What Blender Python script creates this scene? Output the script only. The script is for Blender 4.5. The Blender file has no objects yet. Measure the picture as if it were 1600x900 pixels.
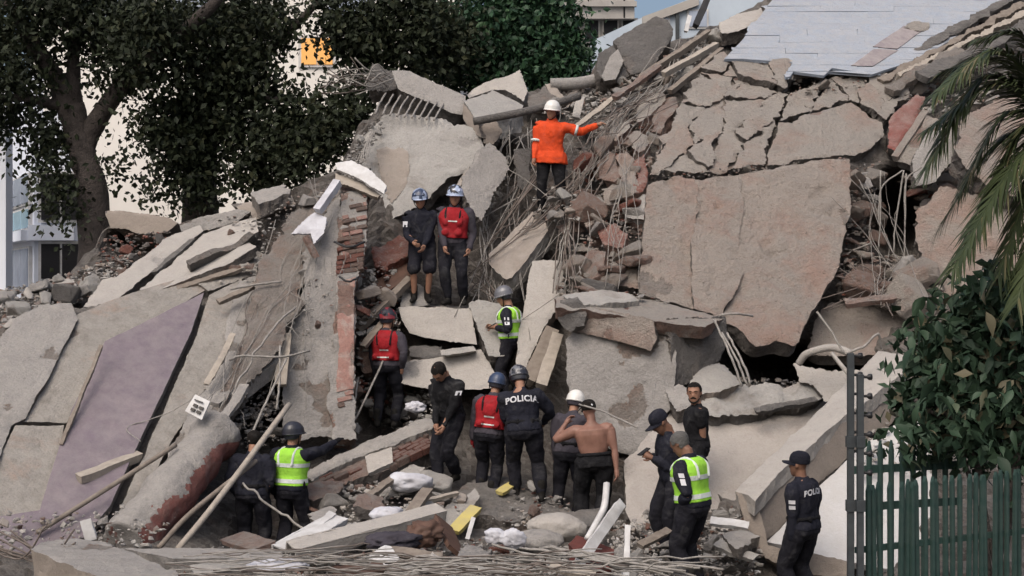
import bpy, bmesh, math, random, re
import numpy as np
from mathutils import Vector, Matrix
from mathutils.bvhtree import BVHTree
from mathutils.geometry import delaunay_2d_cdt
random.seed(7)
R = math.radians
SC = bpy.context.scene
COL = SC.collection
# ------------------------------------------------------------------ camera
F = 2198.0          # focal length in pixels of the 1600 px wide photograph
CZ = 3.3            # eye height
cam = bpy.data.cameras.new('camera'); camo = bpy.data.objects.new('camera', cam); COL.objects.link(camo)
camo.location = (0, 0, CZ); camo.rotation_euler = (R(90), 0, 0)
cam.sensor_width = 36; cam.lens = 36 * F / 1600; cam.clip_end = 3000; cam.clip_start = .1
SC.camera = camo
# ------------------------------------------------------------------ sky, sun, exposure
SUN_EL, SUN_AZ = R(52), R(205)      # azimuth clockwise from +Y: behind the camera, a little to the left
w = bpy.data.worlds.new('World'); SC.world = w; w.use_nodes = True
nt = w.node_tree; sky = nt.nodes.new('ShaderNodeTexSky'); sky.sky_type = 'NISHITA'; sky.sun_disc = False
sky.sun_elevation = SUN_EL; sky.sun_rotation = SUN_AZ; sky.air_density = 1.0; sky.dust_density = 7.0; sky.ozone_density = 1.0
bg = nt.nodes['Background']; bg.inputs['Strength'].default_value = .15
nt.links.new(sky.outputs[0], bg.inputs[0])
sl = bpy.data.lights.new('sun', 'SUN'); sl.energy = 1.1; sl.angle = R(45); sl.color = (1, .985, .97)
so = bpy.data.objects.new('sun', sl); COL.objects.link(so)
sd = Vector((math.sin(SUN_AZ) * math.cos(SUN_EL), math.cos(SUN_AZ) * math.cos(SUN_EL), math.sin(SUN_EL)))
so.rotation_euler = sd.to_track_quat('Z', 'Y').to_euler()
SC.view_settings.view_transform = 'Standard'; SC.view_settings.look = 'None'
SC.view_settings.exposure = 0.14; SC.view_settings.gamma = 1
# ------------------------------------------------------------------ basic helpers
def P(u, v, Y): return Vector(((u - 800) / F * Y, Y, CZ - (v - 450) / F * Y))
TMP = bpy.data.scenes.new('tmp')
WL = {}
def tagit(o, label=None, cat=None, group=None, kind=None):
    if label: o['label'] = label
    if cat: o['category'] = cat
    if group: o['group'] = group
    if kind or cat: o['kind'] = kind or 'thing'
    return o
def link(name, me, wl=(0, 0, 0), parent=None, rot=None):
    o = bpy.data.objects.new(name, me); COL.objects.link(o); wl = Vector(wl)
    WL[o.name] = wl
    if parent is not None:
        o.parent = parent; o.location = wl - WL[parent.name]
    else: o.location = wl
    if rot is not None: o.rotation_euler = rot
    return o
def empty(name, wl, label=None, cat=None, group=None):
    o = link(name, None, wl); o.empty_display_size = .2
    return tagit(o, label, cat, group)
def mesh(name, V, Fc, mats=(), smooth=False):
    me = bpy.data.meshes.new(name); me.from_pydata([tuple(v) for v in V], [], Fc)
    for m in mats: me.materials.append(m)
    if smooth: me.shade_smooth()
    me.update(); return me
def centred(name, V, Fc, mats, parent=None, smooth=False):
    A = np.array([tuple(v) for v in V]); c = (A.min(0) + A.max(0)) / 2
    return link(name, mesh(name, A - c, Fc, mats, smooth), c, parent)
def _h(ix, iy, iz, seed):
    n = (ix * 73856093) ^ (iy * 19349663) ^ (iz * 83492791) ^ (seed * 2654435761)
    n = n & 0xffffffff
    n = ((n ^ (n >> 15)) * 2246822519) & 0xffffffff
    n = ((n ^ (n >> 13)) * 3266489917) & 0xffffffff
    return (n ^ (n >> 16)) / 4294967295.0
def vnoise(p, seed=1):
    i = np.floor(p).astype(np.int64); f = p - i; f = f * f * (3 - 2 * f); r = 0
    for dx in (0, 1):
        for dy in (0, 1):
            for dz in (0, 1):
                wgt = (f[:, 0] if dx else 1 - f[:, 0]) * (f[:, 1] if dy else 1 - f[:, 1]) * (f[:, 2] if dz else 1 - f[:, 2])
                r = r + wgt * _h(i[:, 0] + dx, i[:, 1] + dy, i[:, 2] + dz, seed)
    return r * 2 - 1
def fbm(p, seed=1, oct=4):
    s, a, t = 0, 1.0, 0
    for k in range(oct):
        s = s + a * vnoise(p * 2 ** k, seed + k); t += a; a *= .55
    return s / t
def remesh(V, Fc, voxel, smooth=0, sharp=None):
    me = bpy.data.meshes.new('t'); me.from_pydata([tuple(v) for v in V], [], Fc)
    o = bpy.data.objects.new('t', me); TMP.collection.objects.link(o)
    m = o.modifiers.new('r', 'REMESH'); m.mode = 'VOXEL'; m.voxel_size = voxel; m.use_smooth_shade = True
    if smooth:
        s = o.modifiers.new('s', 'SMOOTH'); s.iterations = smooth; s.factor = .5
    TMP.view_layers[0].update(); dg = TMP.view_layers[0].depsgraph
    r = bpy.data.meshes.new_from_object(o.evaluated_get(dg), depsgraph=dg)
    bpy.data.objects.remove(o); bpy.data.meshes.remove(me)
    return r
def get_co(me):
    a = np.empty(len(me.vertices) * 3); me.vertices.foreach_get('co', a); return a.reshape(-1, 3)
def get_no(me):
    a = np.empty(len(me.vertices) * 3); me.vertex_normals.foreach_get('vector', a); return a.reshape(-1, 3)
def set_co(me, a): me.vertices.foreach_set('co', a.ravel()); me.update()
# ------------------------------------------------------------------ materials
def new_mat(name):
    m = bpy.data.materials.new(name); m.use_nodes = True
    return m, m.node_tree.nodes, m.node_tree.links, m.node_tree.nodes['Principled BSDF']
def c4(c): return (c[0], c[1], c[2], 1)
def n_noise(N, L, co, scale, detail=6, rough=.6, dist=0):
    n = N.new('ShaderNodeTexNoise'); n.inputs['Scale'].default_value = scale; n.inputs['Detail'].default_value = detail
    n.inputs['Roughness'].default_value = rough; n.inputs['Distortion'].default_value = dist
    L.new(co, n.inputs['Vector']); return n.outputs['Fac']
def n_ramp(N, L, fac, a, b):
    r = N.new('ShaderNodeMapRange'); r.inputs[1].default_value = a; r.inputs[2].default_value = b; r.clamp = True
    L.new(fac, r.inputs[0]); return r.outputs[0]
def n_mix(N, L, fac, A, B, mode='MIX'):
    m = N.new('ShaderNodeMix'); m.data_type = 'RGBA'; m.blend_type = mode
    for k, x in ((0, fac), (6, A), (7, B)):
        if isinstance(x, (int, float)): m.inputs[k].default_value = x
        elif isinstance(x, tuple): m.inputs[k].default_value = c4(x)
        else: L.new(x, m.inputs[k])
    return m.outputs[2]
def concrete(name, c1, c2, c3=None, t3=(.55, .68), s3=1.6, scale=1.0, bump=.5, rough=.92, speck=.3, stain=.35, streak=0, dark=(.12, .105, .09), dust=.55):
    cool = lambda c: (c[0] * .99, c[1] * .995, c[2] * 1.02) if c else c
    c1, c2, c3 = cool(c1), cool(c2), cool(c3)
    m, N, L, B = new_mat(name)
    tc = N.new('ShaderNodeTexCoord'); co = tc.outputs['Object']
    oi = N.new('ShaderNodeObjectInfo'); ad = N.new('ShaderNodeVectorMath'); ad.operation = 'MULTIPLY_ADD'
    L.new(oi.outputs['Random'], ad.inputs[0]); ad.inputs[1].default_value = (37, 23, 51); L.new(co, ad.inputs[2]); co = ad.outputs[0]
    a = n_ramp(N, L, n_noise(N, L, co, 1.1 * scale, 9, .68, .3), .34, .66)
    col = n_mix(N, L, a, c1, c2)
    if c3:
        b = n_ramp(N, L, n_noise(N, L, co, s3, 9, .66, .6), *t3)
        col = n_mix(N, L, b, col, c3)
    st = n_ramp(N, L, n_noise(N, L, co, 2.3 * scale, 12, .72, 1.2), .54, .72)
    col = n_mix(N, L, N_mul(N, L, st, stain), col, dark)
    if streak:
        mp = N.new('ShaderNodeMapping'); mp.inputs['Scale'].default_value = (5, 5, .6); L.new(co, mp.inputs[0])
        sk = n_ramp(N, L, n_noise(N, L, mp.outputs[0], 1.6, 6, .6), .5, .75)
        col = n_mix(N, L, N_mul(N, L, sk, streak), col, dark)
    sp = n_ramp(N, L, n_noise(N, L, co, 38, 4, .7), .3, .6)
    col = n_mix(N, L, N_inv(N, L, sp, speck), col, (.06, .055, .05))
    mv = n_ramp(N, L, n_noise(N, L, co, 5.5, 7, .75), .25, .75)
    col = n_mix(N, L, N_inv(N, L, mv, .34 * min(1, bump + .2)), col, tuple(x * .55 for x in c2))
    pt = n_ramp(N, L, n_noise(N, L, co, 17, 5, .7, .8), .60, .68)
    col = n_mix(N, L, N_mul(N, L, pt, .55 * min(1, bump + .1)), col, (.05, .045, .04))
    # light dust lying on faces that look up
    ge = N.new('ShaderNodeNewGeometry'); sx = N.new('ShaderNodeSeparateXYZ'); L.new(ge.outputs['True Normal'], sx.inputs[0])
    up = n_ramp(N, L, sx.outputs[2], .45, .95)
    dn = n_ramp(N, L, n_noise(N, L, co, 6, 8, .7), .3, .6)
    mm = N.new('ShaderNodeMath'); mm.operation = 'MULTIPLY'; L.new(up, mm.inputs[0]); L.new(dn, mm.inputs[1])
    col = n_mix(N, L, N_mul(N, L, mm.outputs[0], dust), col, (.40, .375, .345))
    L.new(col, B.inputs['Base Color']); B.inputs['Roughness'].default_value = rough
    B.inputs['Specular IOR Level'].default_value = .2
    bn = n_noise(N, L, co, 11, 12, .72); b2 = n_noise(N, L, co, 55, 5, .7)
    mx = N.new('ShaderNodeMath'); mx.operation = 'MULTIPLY_ADD'; L.new(b2, mx.inputs[0]); mx.inputs[1].default_value = .35; L.new(bn, mx.inputs[2])
    bp = N.new('ShaderNodeBump'); bp.inputs['Strength'].default_value = min(1, bump * 1.4); bp.inputs['Distance'].default_value = .10 if bump < .6 else .16
    L.new(mx.outputs[0], bp.inputs['Height']); L.new(bp.outputs[0], B.inputs['Normal'])
    return m
def N_mul(N, L, a, k):
    m = N.new('ShaderNodeMath'); m.operation = 'MULTIPLY'; L.new(a, m.inputs[0]); m.inputs[1].default_value = k; return m.outputs[0]
def N_inv(N, L, a, k):     # (1-a)*k
    m = N.new('ShaderNodeMath'); m.operation = 'MULTIPLY_ADD'; L.new(a, m.inputs[0]); m.inputs[1].default_value = -k; m.inputs[2].default_value = k; return m.outputs[0]
def plain(name, col, col2=None, rough=.7, scale=6, bump=.15, metal=0, dist=.01, spec=.3):
    m, N, L, B = new_mat(name)
    tc = N.new('ShaderNodeTexCoord'); co = tc.outputs['Object']
    col2 = col2 or tuple(c * .72 for c in col)
    f = n_ramp(N, L, n_noise(N, L, co, scale, 7, .65), .35, .68)
    L.new(n_mix(N, L, f, col, col2), B.inputs['Base Color'])
    B.inputs['Roughness'].default_value = rough; B.inputs['Metallic'].default_value = metal; B.inputs['Specular IOR Level'].default_value = spec
    if bump:
        bp = N.new('ShaderNodeBump'); bp.inputs['Strength'].default_value = bump; bp.inputs['Distance'].default_value = dist
        L.new(n_noise(N, L, co, scale * 4, 6, .6), bp.inputs['Height']); L.new(bp.outputs[0], B.inputs['Normal'])
    return m
def leafmat(name, c1, c2, c3, rough=.55):
    m, N, L, B = new_mat(name)
    ge = N.new('ShaderNodeNewGeometry'); oi = N.new('ShaderNodeObjectInfo')
    ad = N.new('ShaderNodeMath'); ad.operation = 'ADD'; L.new(ge.outputs['Random Per Island'], ad.inputs[0]); L.new(oi.outputs['Random'], ad.inputs[1])
    fr = N.new('ShaderNodeMath'); fr.operation = 'FRACT'; L.new(ad.outputs[0], fr.inputs[0])
    col = n_mix(N, L, n_ramp(N, L, fr.outputs[0], 0, .7), c1, c2)
    col = n_mix(N, L, n_ramp(N, L, fr.outputs[0], .88, .95), col, c3)
    L.new(col, B.inputs['Base Color']); B.inputs['Roughness'].default_value = rough; B.inputs['Specular IOR Level'].default_value = .3
    return m
M = {}
M['grey'] = concrete('concrete_grey', (.37, .35, .325), (.29, .275, .255), (.40, .375, .34), stain=.36)
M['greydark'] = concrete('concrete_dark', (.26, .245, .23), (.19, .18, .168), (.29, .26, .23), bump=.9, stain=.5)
M['cream'] = concrete('concrete_cream', (.43, .40, .36), (.37, .345, .31), (.35, .325, .295), stain=.25, speck=.18, bump=.35)
M['slope'] = concrete('plaster_slope', (.42, .385, .345), (.36, .325, .29), (.32, .28, .25), stain=.22, speck=.2, bump=.35)
M['pale'] = concrete('concrete_pale', (.43, .415, .385), (.36, .345, .315), (.28, .255, .225), t3=(.56, .63), s3=.9, stain=.35, speck=.2)
M['pink'] = concrete('plaster_pink', (.56, .48, .41), (.49, .43, .375), (.52, .365, .295), t3=(.47, .64), s3=1.0, stain=.26, bump=.8, speck=.22)
M['pinkcrack'] = concrete('plaster_cracked', (.57, .515, .45), (.50, .45, .395), (.52, .39, .32), t3=(.5, .66), s3=.9, stain=.26, bump=.7, speck=.22)
M['rough'] = concrete('plaster_rough', (.40, .35, .305), (.32, .285, .25), (.38, .27, .215), t3=(.5, .66), s3=2.2, stain=.4, bump=1.0)
M['leftwall'] = concrete('wall_beige', (.36, .335, .295), (.295, .275, .245), (.36, .27, .215), t3=(.57, .68), s3=1.2, stain=.5, streak=.55)
M['mauve'] = concrete('paint_mauve', (.178, .142, .168), (.138, .116, .134), (.225, .185, .197), t3=(.46, .72), s3=1.1, stain=.25, speck=.12, bump=.2, streak=.2, dark=(.10, .085, .095), dust=.25)
M['edge'] = concrete('broken_edge', (.31, .28, .25), (.23, .21, .19), (.33, .23, .185), bump=1.2, stain=.45, speck=.4)
M['brick'] = concrete('brick_red', (.33, .14, .105), (.26, .105, .08), (.37, .29, .25), t3=(.54, .66), s3=9, stain=.3, bump=.6, speck=.25)
M['brickdust'] = concrete('brick_dusty', (.42, .30, .245), (.37, .24, .195), (.43, .375, .33), t3=(.5, .62), s3=4, stain=.4, bump=.8)
M['redwall'] = concrete('paint_red', (.27, .10, .085), (.22, .10, .085), (.33, .24, .21), t3=(.5, .7), s3=2, stain=.4, bump=.5)
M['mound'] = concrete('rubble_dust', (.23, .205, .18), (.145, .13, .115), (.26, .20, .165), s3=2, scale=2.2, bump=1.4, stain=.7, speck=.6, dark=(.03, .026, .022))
M['roofblue'] = concrete('roof_whitewash', (.37, .415, .475), (.32, .37, .435), (.41, .43, .465), stain=.22, speck=.14, bump=.4, scale=1.5, dark=(.3, .3, .33))
M['salmon'] = concrete('brick_salmon', (.35, .20, .165), (.31, .17, .14), (.38, .30, .26), t3=(.5, .62), s3=3.5, stain=.3, bump=.4)
M['offwhite'] = concrete('sheet_offwhite', (.53, .525, .515), (.48, .475, .465), stain=.12, speck=.08, bump=.15)
M['plaque'] = concrete('board_mauve', (.25, .215, .225), (.21, .18, .19), stain=.2, speck=.1, bump=.2)
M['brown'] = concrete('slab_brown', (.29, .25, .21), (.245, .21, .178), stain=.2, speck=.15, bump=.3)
M['white'] = plain('white_board', (.56, .56, .56), (.40, .39, .38), .6, 5)
M['whitecloth'] = plain('white_cloth', (.52, .53, .57), (.36, .355, .38), .8, 4, .5, dist=.03)
M['wood'] = plain('old_timber', (.22, .19, .16), (.14, .115, .095), .8, 9, .5)
M['woodlight'] = plain('pale_timber', (.36, .32, .27), (.25, .22, .19), .8, 9, .5)
M['woodbrown'] = plain('brown_board', (.11, .062, .045), (.07, .042, .032), .7, 7, .3)
M['redbox'] = plain('red_brown_box', (.12, .035, .028), (.07, .025, .02), .7, 7, .4)
M['yellow'] = plain('yellow_paint', (.50, .42, .13), (.40, .34, .16), .6, 5, .2)
M['rebar'] = plain('rusty_rebar', (.16, .135, .12), (.085, .068, .058), .75, 14, .4)
M['rebarpale'] = plain('dusty_rebar', (.30, .285, .265), (.17, .155, .14), .85, 12, .4)
M['cable'] = plain('black_cable', (.03, .03, .032), None, .6)
M['fence'] = plain('fence_green', (.016, .044, .038), (.045, .068, .06), .6, 5, .3)
M['post'] = plain('post_grey', (.05, .058, .062), (.032, .036, .04), .5, 8, .2)
M['insul'] = plain('insulator_black', (.02, .02, .022), None, .4)
M['bark'] = plain('bark', (.085, .072, .066), (.045, .038, .035), .9, 7, 1, dist=.04)
M['leafdark'] = leafmat('leaf_dark', (.008, .012, .006), (.019, .027, .011), (.036, .040, .018), .7)
M['leafgreen'] = leafmat('leaf_green', (.010, .026, .014), (.022, .058, .026), (.045, .09, .04))
M['palm'] = leafmat('palm_leaf', (.022, .033, .014), (.045, .06, .025), (.12, .105, .055))
M['shrub'] = leafmat('shrub_leaf', (.014, .032, .018), (.034, .064, .036), (.10, .09, .055), .6)
M['bldgwhite'] = plain('facade_white', (.74, .78, .86), (.68, .72, .80), .8, 1.2, .1)
M['bldgcream'] = plain('facade_cream', (.74, .71, .66), (.68, .65, .60), .85, 1.0, .15)
M['bldggrey'] = plain('facade_grey', (.42, .40, .37), (.33, .31, .285), .85, 1.2, .2)
M['bldgblue'] = plain('facade_blue', (.46, .53, .60), (.40, .46, .53), .8, 1.2, .15)
M['glass'] = plain('window_glass', (.38, .43, .52), (.26, .30, .38), .25, 1.5, 0, spec=.6)
M['glassblue'] = plain('glass_blue', (.36, .52, .62), (.30, .45, .55), .2, 1.5, 0, spec=.6)
M['dark'] = plain('dark_interior', (.02, .02, .022), None, .9, 3, 0)
M['ground'] = concrete('dusty_asphalt', (.10, .095, .09), (.06, .058, .055), (.15, .14, .13), bump=.6)
m, N_, L_, B_ = new_mat('lit_window'); B_.inputs['Base Color'].default_value = (.12, .07, .02, 1)
B_.inputs['Emission Color'].default_value = (1, .46, .12, 1); B_.inputs['Emission Strength'].default_value = .8; M['lit'] = m
# people
M['skin'] = plain('skin_tan', (.30, .165, .11), (.25, .13, .088), .55, 9, .1)
M['skindark'] = plain('skin_brown', (.19, .10, .066), (.15, .078, .052), .55, 9, .1)
M['skinpink'] = plain('skin_bare_back', (.25, .135, .102), (.16, .082, .06), .5, 5, .2)
def cloth(n, c, k=.7, r=.85):
    m, N, L, B = new_mat(n); tc = N.new('ShaderNodeTexCoord'); co = tc.outputs['Object']
    col = n_mix(N, L, n_ramp(N, L, n_noise(N, L, co, 5, 7, .65), .35, .68), c, tuple(x * k for x in c))
    ds = n_ramp(N, L, n_noise(N, L, co, 4.2, 9, .74, .8), .52, .74); dm = max(c); dust = tuple(min(1, x * .55 + .055) for x in c) if dm < .2 else tuple(x * .62 + .04 for x in c)
    col = n_mix(N, L, N_mul(N, L, ds, .75), col, dust); L.new(col, B.inputs['Base Color']); B.inputs['Roughness'].default_value = r; B.inputs['Specular IOR Level'].default_value = .15
    bp = N.new('ShaderNodeBump'); bp.inputs['Strength'].default_value = .6; bp.inputs['Distance'].default_value = .02; L.new(n_noise(N, L, co, 14, 6, .6, 1.5), bp.inputs['Height']); L.new(bp.outputs[0], B.inputs['Normal']); M[n] = m
cloth('navy', (.016, .017, .026)); cloth('black', (.011, .011, .013)); cloth('trouser', (.013, .013, .018)); cloth('greyblue', (.055, .05, .062))
cloth('orange', (.66, .075, .022), .75); cloth('red', (.31, .018, .024)); cloth('hivis', (.33, .68, .07), .8); cloth('silver', (.60, .64, .62), .8, .4)
cloth('hairblack', (.012, .010, .009)); cloth('hairgrey', (.10, .098, .095)); cloth('boot', (.014, .013, .012)); cloth('glove', (.26, .02, .025)); cloth('shorts', (.014, .014, .02))
M['hwhite'] = plain('helmet_white', (.70, .69, .66), (.55, .54, .52), .35, 6, .05, spec=.5)
M['hgrey'] = plain('helmet_grey', (.14, .145, .16), (.10, .10, .115), .3, 6, .05, spec=.5)
M['hblue'] = plain('helmet_blue', (.035, .055, .11), (.028, .04, .075), .35, 6, .05, spec=.5)
M['hsilver'] = plain('helmet_silver', (.36, .42, .55), (.26, .32, .45), .25, 5, .05, spec=.6)
M['hdark'] = plain('helmet_dark', (.02, .022, .03), (.03, .03, .04), .35, 6, .05, spec=.5)
M['hred'] = plain('helmet_red', (.30, .03, .04), (.05, .02, .025), .35, 4, .05, spec=.5)
M['print'] = plain('print_white', (.62, .63, .66), (.5, .5, .53), .8, 9, 0)
M['eye'] = plain('eye_dark', (.02, .015, .012), None, .4, 3, 0)
M['phone'] = plain('phone_black', (.02, .02, .022), None, .25, 3, 0)

# ------------------------------------------------------------------ depth of the heap (control points in the photograph with distances in metres)
CP = np.array([(-150,1000,13.5),(0,900,14.3),(300,900,14),(600,900,14),(900,900,14.3),(1080,923,15.1),(1255,955,15.3),(1700,950,14.5),(400,1010,12.5),(900,1010,12.5),
(0,830,15.6),(60,820,16),(0,600,17.8),(0,480,19.5),(110,480,20),(160,530,19),(320,455,20.3),(170,340,23),(300,350,22.8),(400,340,22),(250,650,17.9),(180,790,16.5),
(330,680,18),(395,883,17.4),(300,840,16.4),(452,876,17.4),(480,760,18.6),(540,680,19.6),(605,665,21),(450,560,19.6),(530,300,21.5),(550,480,20.2),(450,330,22),
(560,190,23.5),(600,110,25.5),(680,250,23.3),(655,475,21.4),(712,477,21.4),(690,560,21),(690,640,20.2),(797,628,20.8),(757,780,18.8),(822,783,18.4),(918,830,17.9),
(850,840,16.8),(640,820,16.5),(700,750,18.6),(780,300,23.5),(780,420,22.4),(857,326,22.6),(870,420,21.6),(730,150,25),(820,110,25.5),(930,130,25.5),(1000,60,26),
(1100,40,26.5),(1200,0,27.5),(960,220,22.8),(950,400,20.8),(900,460,20.3),(1000,450,20.5),(1010,290,21.5),(1320,260,22),(1240,540,20.2),(1140,490,20.2),(1140,90,24.8),
(1230,120,24.3),(1360,115,24.5),(1500,0,28),(1600,10,27.5),(1430,250,22.7),(1400,350,22.6),(1350,480,20.6),(1450,450,20.8),(1600,400,20.5),(1250,580,21),(1050,600,19.8),
(900,640,19.2),(980,710,18.2),(1000,830,17),(1290,620,19.6),(1180,740,17.6),(1420,570,18.8),(1330,690,16.9),(1330,880,15.6),(1150,850,16),(1600,700,16.5),(1600,200,24),
(-200,600,18),(-200,480,19.8),(1800,0,28),(1800,500,20),(1800,800,15.5)], float)
_d = np.hypot(CP[:, None, 0] - CP[None, :, 0], CP[:, None, 1] - CP[None, :, 1])
_n = len(CP); _A = np.zeros((_n + 3, _n + 3)); _A[:_n, :_n] = _d + np.eye(_n) * 4
_A[:_n, _n] = 1; _A[:_n, _n + 1:] = CP[:, :2] / 1000; _A[_n, :_n] = 1; _A[_n + 1:, :_n] = CP[:, :2].T / 1000
_W = np.linalg.solve(_A, np.concatenate([CP[:, 2], np.zeros(3)]))
def Yd(u, v):
    u = np.asarray(u, float); v = np.asarray(v, float); sh = u.shape; u = u.ravel(); v = v.ravel()
    d = np.hypot(u[:, None] - CP[None, :, 0], v[:, None] - CP[None, :, 1])
    r = d @ _W[:_n] + _W[_n] + u / 1000 * _W[_n + 1] + v / 1000 * _W[_n + 2]
    return r.reshape(sh) if sh else float(r[0])
SKYL = [(-250, 480), (0, 470), (100, 440), (170, 350), (260, 345), (400, 330), (450, 310), (530, 262), (560, 200), (600, 150), (730, 170), (820, 135), (930, 130), (960, 90), (1040, 60), (1100, 45), (1200, -10), (1900, -10)]
def vtop(u): return np.interp(u, [a for a, b in SKYL], [b for a, b in SKYL])

# ================================================================== SETTING
def build_ground():
    S = 1500; V = []; Fc = []; n = 40
    xs = np.concatenate([np.linspace(-S, -60, 10), np.linspace(-40, 40, 21), np.linspace(60, S, 10)])
    for y in xs:
        for x in xs: V.append((x, y + 10, -.42))
    k = len(xs)
    for j in range(k - 1):
        for i in range(k - 1): Fc.append((j * k + i, j * k + i + 1, (j + 1) * k + i + 1, (j + 1) * k + i))
    o = link('ground', mesh('ground', V, Fc, [M['ground']])); tagit(o, 'dusty grey ground around the heap', kind='structure')
build_ground()
HOLLOWS = [(1402, 345, 42, 62, 2.2), (1240, 572, 120, 30, 2.0), (790, 300, 50, 70, .8), (400, 640, 45, 60, 1.0), (220, 385, 50, 25, 1.2), (1330, 760, 130, 130, .8), (1240, 800, 60, 60, .7), (1150, 700, 130, 60, .5), (840, 530, 30, 60, .8)]
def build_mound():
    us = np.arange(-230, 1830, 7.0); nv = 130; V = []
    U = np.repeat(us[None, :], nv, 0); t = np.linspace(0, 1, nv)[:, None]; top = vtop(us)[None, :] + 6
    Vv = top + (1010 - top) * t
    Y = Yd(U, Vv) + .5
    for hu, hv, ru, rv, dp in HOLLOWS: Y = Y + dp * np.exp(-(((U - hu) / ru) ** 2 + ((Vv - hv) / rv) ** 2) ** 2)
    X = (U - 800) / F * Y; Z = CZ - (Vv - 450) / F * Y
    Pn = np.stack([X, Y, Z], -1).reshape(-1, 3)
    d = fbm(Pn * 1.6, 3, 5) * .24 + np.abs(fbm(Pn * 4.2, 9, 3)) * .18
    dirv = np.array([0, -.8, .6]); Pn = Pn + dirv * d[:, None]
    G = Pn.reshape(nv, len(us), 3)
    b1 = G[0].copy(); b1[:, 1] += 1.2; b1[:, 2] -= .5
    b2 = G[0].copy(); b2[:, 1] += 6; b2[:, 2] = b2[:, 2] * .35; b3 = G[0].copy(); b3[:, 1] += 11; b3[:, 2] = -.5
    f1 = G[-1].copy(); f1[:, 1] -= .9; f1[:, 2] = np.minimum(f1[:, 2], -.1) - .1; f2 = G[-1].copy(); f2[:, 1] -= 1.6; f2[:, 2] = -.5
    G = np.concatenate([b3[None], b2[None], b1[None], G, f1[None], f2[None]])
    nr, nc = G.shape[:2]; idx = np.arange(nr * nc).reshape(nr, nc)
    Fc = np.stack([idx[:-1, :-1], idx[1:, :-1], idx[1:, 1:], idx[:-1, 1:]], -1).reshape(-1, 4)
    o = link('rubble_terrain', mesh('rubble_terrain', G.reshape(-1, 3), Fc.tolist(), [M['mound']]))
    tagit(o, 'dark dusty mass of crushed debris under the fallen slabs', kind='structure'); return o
build_mound()

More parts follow.
